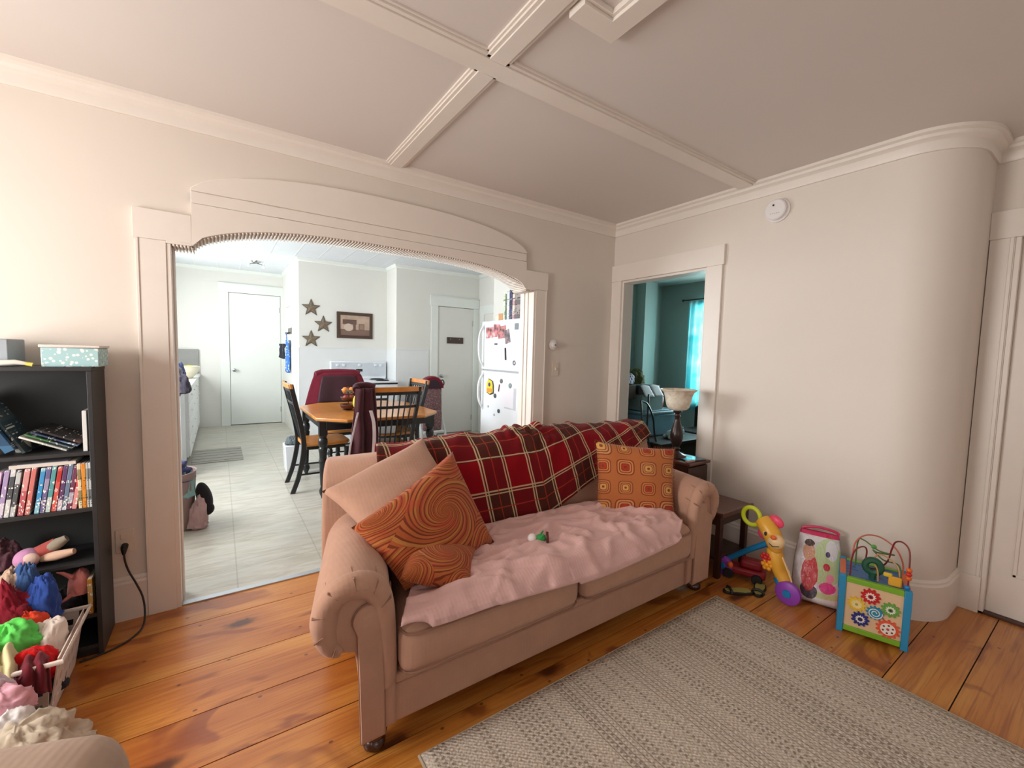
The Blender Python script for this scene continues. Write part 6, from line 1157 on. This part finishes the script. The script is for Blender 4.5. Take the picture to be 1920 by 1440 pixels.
mt = MB().box(-0.30, 0.215, 6.05, 6.85, 0.0015, 0.009).build('kitchen_mat', mat_mat(), bevel=0.003); tag(mt, 'grey striped kitchen mat on the floor in front of the white cabinets', 'mat')
# hamper just inside the archway
hm = thing('laundry_hamper', 'round dusty pink laundry hamper just inside the archway at the left', 'hamper', (-0.36, 3.98, 0)); MB().lathe((-0.36, 3.98, 0), [(0, 0), (0.165, 0), (0.175, 0.02), (0.195, 0.42), (0.2, 0.43), (0.19, 0.43), (0.168, 0.03), (0, 0.02)], 28).build('body', M('hamper_taupe', (150, 126, 122), 0.7, bs=120, bst=0.3), hm, smooth=True, angle=50)
for nm, c, rx, ry, h, cl, l_, ct_ in (('clothing', (-0.33, 3.97, 0.36), 0.16, 0.15, 0.15, (74, 76, 120), 'dusty navy clothing on top of the pink hamper', 'clothing'), ('clothing', (-0.235, 3.93, 0.24), 0.065, 0.08, 0.20, (132, 168, 166), 'pale teal cloth spilling from the pink hamper', 'clothing'), ('clothing', (-0.16, 3.90, 0.0), 0.065, 0.075, 0.20, (186, 152, 150), 'dusty pink cloth on the floor against the hamper', 'clothing')): o = heap(nm, c, rx, ry, h, fabric('hm_%d_%d_%d' % cl, cl), int(c[0] * -90)); tag(o, l_, ct_)
t = thing('cap', 'black cap hanging against the pink hamper', 'hat', (-0.115, 3.95, 0.1)); MB().ball((-0.118, 3.95, 0.215), 0.050, 0.062, 0.118, 18, R=Matrix.Rotation(rad(-12), 3, 'Y')).build('crown', fabric('cap_black', (36, 32, 36)), t, smooth=True); MB().ball((-0.10, 3.92, 0.13), 0.045, 0.04, 0.05, 12).build('brim', fabric('cap_black', (36, 32, 36)), t, smooth=True)
# bin beside the left chair, hooks with an apron, ceiling fitting
bn_ = thing('storage_bin', 'white storage bin on the floor behind the left dining chair', 'bin', (0.67, 5.28, 0)); MB().shell([[(0.58, 5.18, 0), (0.75, 5.18, 0), (0.75, 5.38, 0), (0.58, 5.38, 0)], [(0.565, 5.165, 0.30), (0.765, 5.165, 0.30), (0.765, 5.395, 0.30), (0.565, 5.395, 0.30)]]) .build('body', ENA, bn_, bevel=0.008); tag(heap('grey_slippers', (0.66, 5.27, 0.305), 0.085, 0.10, 0.07, fabric('slipper_grey', (96, 104, 106)), 71), 'grey slippers piled on the white storage bin', 'slippers')
hk = thing('hook_rack', 'dark metal hook rack on the wall edge beside the back door', 'hook rack', (0.958, 7.95, 1.62)); bar('plate', 0.955, 0.9645, 7.72, 8.1, 1.60, 1.70, M('rack_grey', (110, 108, 100), 0.5), hk, 0.002)
for y in (7.80, 7.92, 8.04): MB().tube([(0.955, y, 1.63), (0.915, y, 1.60), (0.905, y, 1.63)], 0.006, 6).build('hook', DK, hk, smooth=True)
apm = print_mat('apron_blue_print', (60, 120, 200), (180, 200, 230), (30, 40, 80), 26); ap = thing('apron', 'blue printed apron hanging from the hook rack by the back door', 'apron', (0.925, 7.92, 1.0)); hang('cloth', (0.922, 7.78, 0), (0.922, 8.06, 0), 1.50, 0.98, 0.022, 2.5, apm, ap, seed=4, flare=0.75); MB().tube([(0.915, 7.90, 1.50), (0.910, 7.92, 1.612), (0.915, 7.96, 1.50)], 0.006, 6).build('strap', apm, ap, smooth=True)
tag(hang('dark_bag', (0.89, 8.0, 0), (0.86, 8.25, 0), 1.44, 1.20, 0.03, 1.5, fabric('bag_charcoal', (50, 54, 60)), seed=6), 'small black bag hanging beside the blue apron', 'bag')
lf = thing('ceiling_light', 'small chrome ceiling light fitting in the kitchen', 'ceiling light', (0.49, 7.75, KZ)); MB().lathe((0.49, 7.75, KZ), [(0, 0), (0.065, 0), (0.06, -0.02), (0.03, -0.03), (0, -0.03)], 24).build('canopy', M('chrome', (180, 184, 186)), lf, smooth=True, angle=60)
for s in (-1, 1): MB().tube([(0.49, 7.75, KZ - 0.03), (0.49 + 0.07 * s, 7.75, KZ - 0.045), (0.49 + 0.09 * s, 7.75, KZ - 0.06)], 0.008, 8).build('arm', M('chrome', (180, 184, 186)), lf, smooth=True); MB().ball((0.49 + 0.10 * s, 7.75, KZ - 0.075), 0.024, 0.024, 0.03).build('bulb', M('bulb_white', (236, 236, 230)), lf, smooth=True)

# ================================================================== BEDROOM
bn2 = thing('bed_bench', 'low dark brown bench seen through the bedroom doorway', 'bench', (4.3, 3.2, 0)); BWD = M('bench_dark', (52, 40, 34), 0.5, var=0.1); bar('top', 3.86, 4.85, 2.80, 3.62, 0.40, 0.438, BWD, bn2, 0.004); bar('front_board', 3.88, 4.83, 2.83, 2.85, 0.06, 0.40, BWD, bn2, 0.002); bar('rear_board', 3.88, 4.83, 3.58, 3.60, 0.06, 0.40, BWD, bn2, 0.002)
for x in (3.88, 4.77):
    for y in (2.855, 3.515): bar('leg', x, x + 0.06, y, y + 0.06, 0, 0.40, BWD, bn2)
TOT = M('tote_blue_grey', (126, 160, 176), 0.4, bst=0); tt = thing('storage_tote', 'blue grey plastic storage tote with lid on the dark bench', 'storage tote', (4.27, 3.3, 0.44)); MB().shell([[(4.01, 3.14, 0.4385), (4.53, 3.14, 0.4385), (4.53, 3.47, 0.4385), (4.01, 3.47, 0.4385)], [(3.985, 3.115, 0.70), (4.555, 3.115, 0.70), (4.555, 3.495, 0.70), (3.985, 3.495, 0.70)]]).build('body', TOT, tt, bevel=0.02, seg=3); bar('lid', 3.965, 4.575, 3.095, 3.515, 0.7005, 0.735, TOT, tt, 0.012, seg=3); bar('lid_ridge', 4.0, 4.54, 3.13, 3.48, 0.7355, 0.748, TOT, tt, 0.005)
t = bar('file_box', 3.97, 4.34, 3.16, 3.44, 0.7485, 0.93, M('file_box_grey', (122, 142, 138), 0.6), bevel=0.004); tag(t, 'grey green file box stacked on the blue grey tote', 'box')
fc = thing('filing_cabinet', 'light grey filing cabinet at the left in the bedroom', 'cabinet', (3.6, 3.5, 0)); bar('body', 3.35, 3.83, 3.24, 3.72, 0.0, 0.885, M('cabinet_grey', (164, 168, 174), 0.45), fc, 0.004)
for z in (0.06, 0.47): bar('drawer', 3.365, 3.815, 3.225, 3.2395, z, z + 0.385, M('cabinet_grey', (164, 168, 174)), fc, 0.003)
t = bar('cardboard_box', 3.36, 3.90, 3.20, 3.66, 0.886, 1.045, M('box_brown_dark', (84, 64, 54), 0.7), bevel=0.004); tag(t, 'dark brown cardboard box on the grey filing cabinet', 'box')
for k, (x0, l_) in enumerate(((3.965, 'left sheet of paper hanging over the file box'), (4.135, 'right sheet of paper hanging over the file box'))):
    mb = MB(); mb.grid(lambda u, v: Vector((x0 + 0.155 * u + 0.03 * v, 3.19 - 0.06 * v, 1.035 - 0.125 * v + 0.01 * math.sin(u * 4) * (1 - v))), 6, 6); o = mb.build('paper_sheet', PPR, smooth=True, angle=180, solid=0.002); tag(o, l_, 'paper', 'papers in the bedroom')
t = bar('binder', 3.95, 4.33, 3.20, 3.42, 0.9315, 1.03, M('binder_black', (40, 40, 44), 0.5), bevel=0.006); tag(t, 'black binder box on the file box behind the papers', 'binder')
LAT = spine('lattice_navy', (44, 50, 110), (214, 216, 226)); m_, t_, b_ = newmat('lattice_print'); o_, x_, y_, z_ = coords(t_); l1 = ((x_ + z_) * 16.0).frac(); l2 = ((x_ - z_) * 16.0).frac(); t_.links.new(mixc(t_, l1.lt(0.24).mx(l2.lt(0.24)), C(40, 44, 110), C(206, 210, 224)), b_.inputs['Base Color']); b_.inputs['Roughness'].default_value = 0.7
tag(heap('patterned_bag', (3.84, 3.36, 1.046), 0.16, 0.13, 0.14, m_, 61, fold=0.15), 'navy and white lattice print bag on the brown box', 'bag'); tag(heap('knit_hat', (4.05, 3.35, 1.046), 0.13, 0.10, 0.16, fabric('hat_olive', (84, 88, 52)), 62, fold=0.3), 'olive and black bundle on the binder next to the lattice print bag', 'clothing')
rb = thing('red_bottle', 'dark red bottle standing on the tote beside the file box', 'bottle', (4.44, 3.28, 0.749)); MB().lathe((4.44, 3.28, 0.7485), [(0, 0), (0.045, 0), (0.048, 0.01), (0.048, 0.13), (0.02, 0.17), (0.018, 0.2), (0, 0.2)], 18).build('body', M('bottle_red', (150, 44, 44), 0.3), rb, smooth=True, angle=60); MB().cyl((4.44, 3.28, 0.949), (4.44, 3.28, 0.975), 0.02).build('cap', DK, rb, smooth=True, angle=60)
pl = thing('plush_animal', 'pale grey plush animal lying in front of the storage tote', 'soft toy', (4.33, 2.98, 0.438)); PLS = fabric('plush_pale', (176, 196, 196)); MB().ball((4.30, 2.98, 0.487), 0.10, 0.05, 0.05, 16).build('body', PLS, pl, smooth=True); MB().ball((4.42, 2.965, 0.505), 0.055, 0.05, 0.05, 14).build('head', PLS, pl, smooth=True)
for x, y in ((4.21, 2.93), (4.24, 3.02), (4.36, 2.91)): MB().ball((x, y, 0.462), 0.05, 0.025, 0.024, 12).build('leg', PLS, pl, smooth=True)
for y in (2.935, 2.995): MB().ball((4.43, y, 0.55), 0.014, 0.014, 0.016, 10).build('ear', PLS, pl, smooth=True)
dc = thing('desk_chair', 'black upholstered chair by the bedroom window', 'chair', (5.0, 3.05, 0)); CBK = fabric('chair_black', (24, 22, 26)); rbox(4.78, 5.28, 2.82, 3.30, 0.36, 0.46, 0.04).build('seat', CBK, dc, smooth=True, angle=180); rbox(5.20, 5.30, 2.82, 3.30, 0.40, 0.74, 0.045, (0.03, 0, 0), 6).build('backrest', CBK, dc, smooth=True, angle=180)
for x in (4.82, 5.22):
    for y in (2.86, 3.24): MB().cyl((x, y, 0), (x, y, 0.37), 0.016, n=10).build('leg', CBK, dc, smooth=True)
mst = thing('music_stand', 'thin black metal stand with curved legs beside the filing cabinet', 'stand', (3.92, 2.98, 0)); MB().tube(smooth_path([(3.66, 2.93, 0.90), (3.78, 2.94, 0.86), (3.90, 2.95, 0.70), (3.94, 2.93, 0.45), (3.98, 2.76, 0.02)]), 0.010, 8).build('curved_leg', BKP, mst, smooth=True); MB().tube([(3.86, 2.99, 0.96), (3.855, 2.99, 0.55), (3.80, 2.77, 0.012)], 0.010, 8).build('post', BKP, mst, smooth=True); MB().tube([(3.66, 2.93, 0.90), (3.62, 2.78, 0.012)], 0.010, 8).build('rear_leg', BKP, mst, smooth=True)
# curtain
m_, t_, b_ = newmat('curtain_aqua'); o_, x_, y_, z_ = coords(t_); tr = t_.nodes.new('ShaderNodeBsdfTranslucent'); mxs = t_.nodes.new('ShaderNodeMixShader'); mxs.inputs[0].default_value = 0.6
cc = ramp(t_, nz(t_, o_, 5, 3), [(0.35, C(150, 226, 232)), (0.65, C(206, 242, 245))]); t_.links.new(cc, b_.inputs['Base Color']); t_.links.new(cc, tr.inputs['Color']); b_.inputs['Roughness'].default_value = 0.9
t_.links.new(b_.outputs[0], mxs.inputs[1]); t_.links.new(tr.outputs[0], mxs.inputs[2]); t_.links.new(mxs.outputs[0], t_.nodes['Material Output'].inputs['Surface'])
for (y0, y1, l_) in ((3.28, 3.68, 'aqua curtain panel at the left side of the bedroom window'), (2.38, 2.80, 'aqua curtain panel at the right side of the bedroom window')): tag(hang('curtain', (5.545, y0, 0), (5.545, y1, 0), 2.17, 0.62, 0.03, 4.5, m_, seed=2, flare=1.05, thick=0.0015, wob=0.006), l_, 'curtain', 'aqua bedroom curtains')
cr = thing('curtain_rod', 'thin dark curtain rod above the bedroom window', 'curtain rod', (5.545, 3.03, 2.19)); MB().cyl((5.545, 2.30, 2.19), (5.545, 3.76, 2.19), 0.009, n=10).build('rod', BKP, cr, smooth=True)
for y in (2.29, 3.77): MB().ball((5.545, y, 2.19), 0.02).build('finial', BKP, cr, smooth=True); 
for y in (2.34, 3.72): MB().cyl((5.545, y, 2.19), (5.6, y, 2.19), 0.007, n=8).build('bracket', BKP, cr, smooth=True)
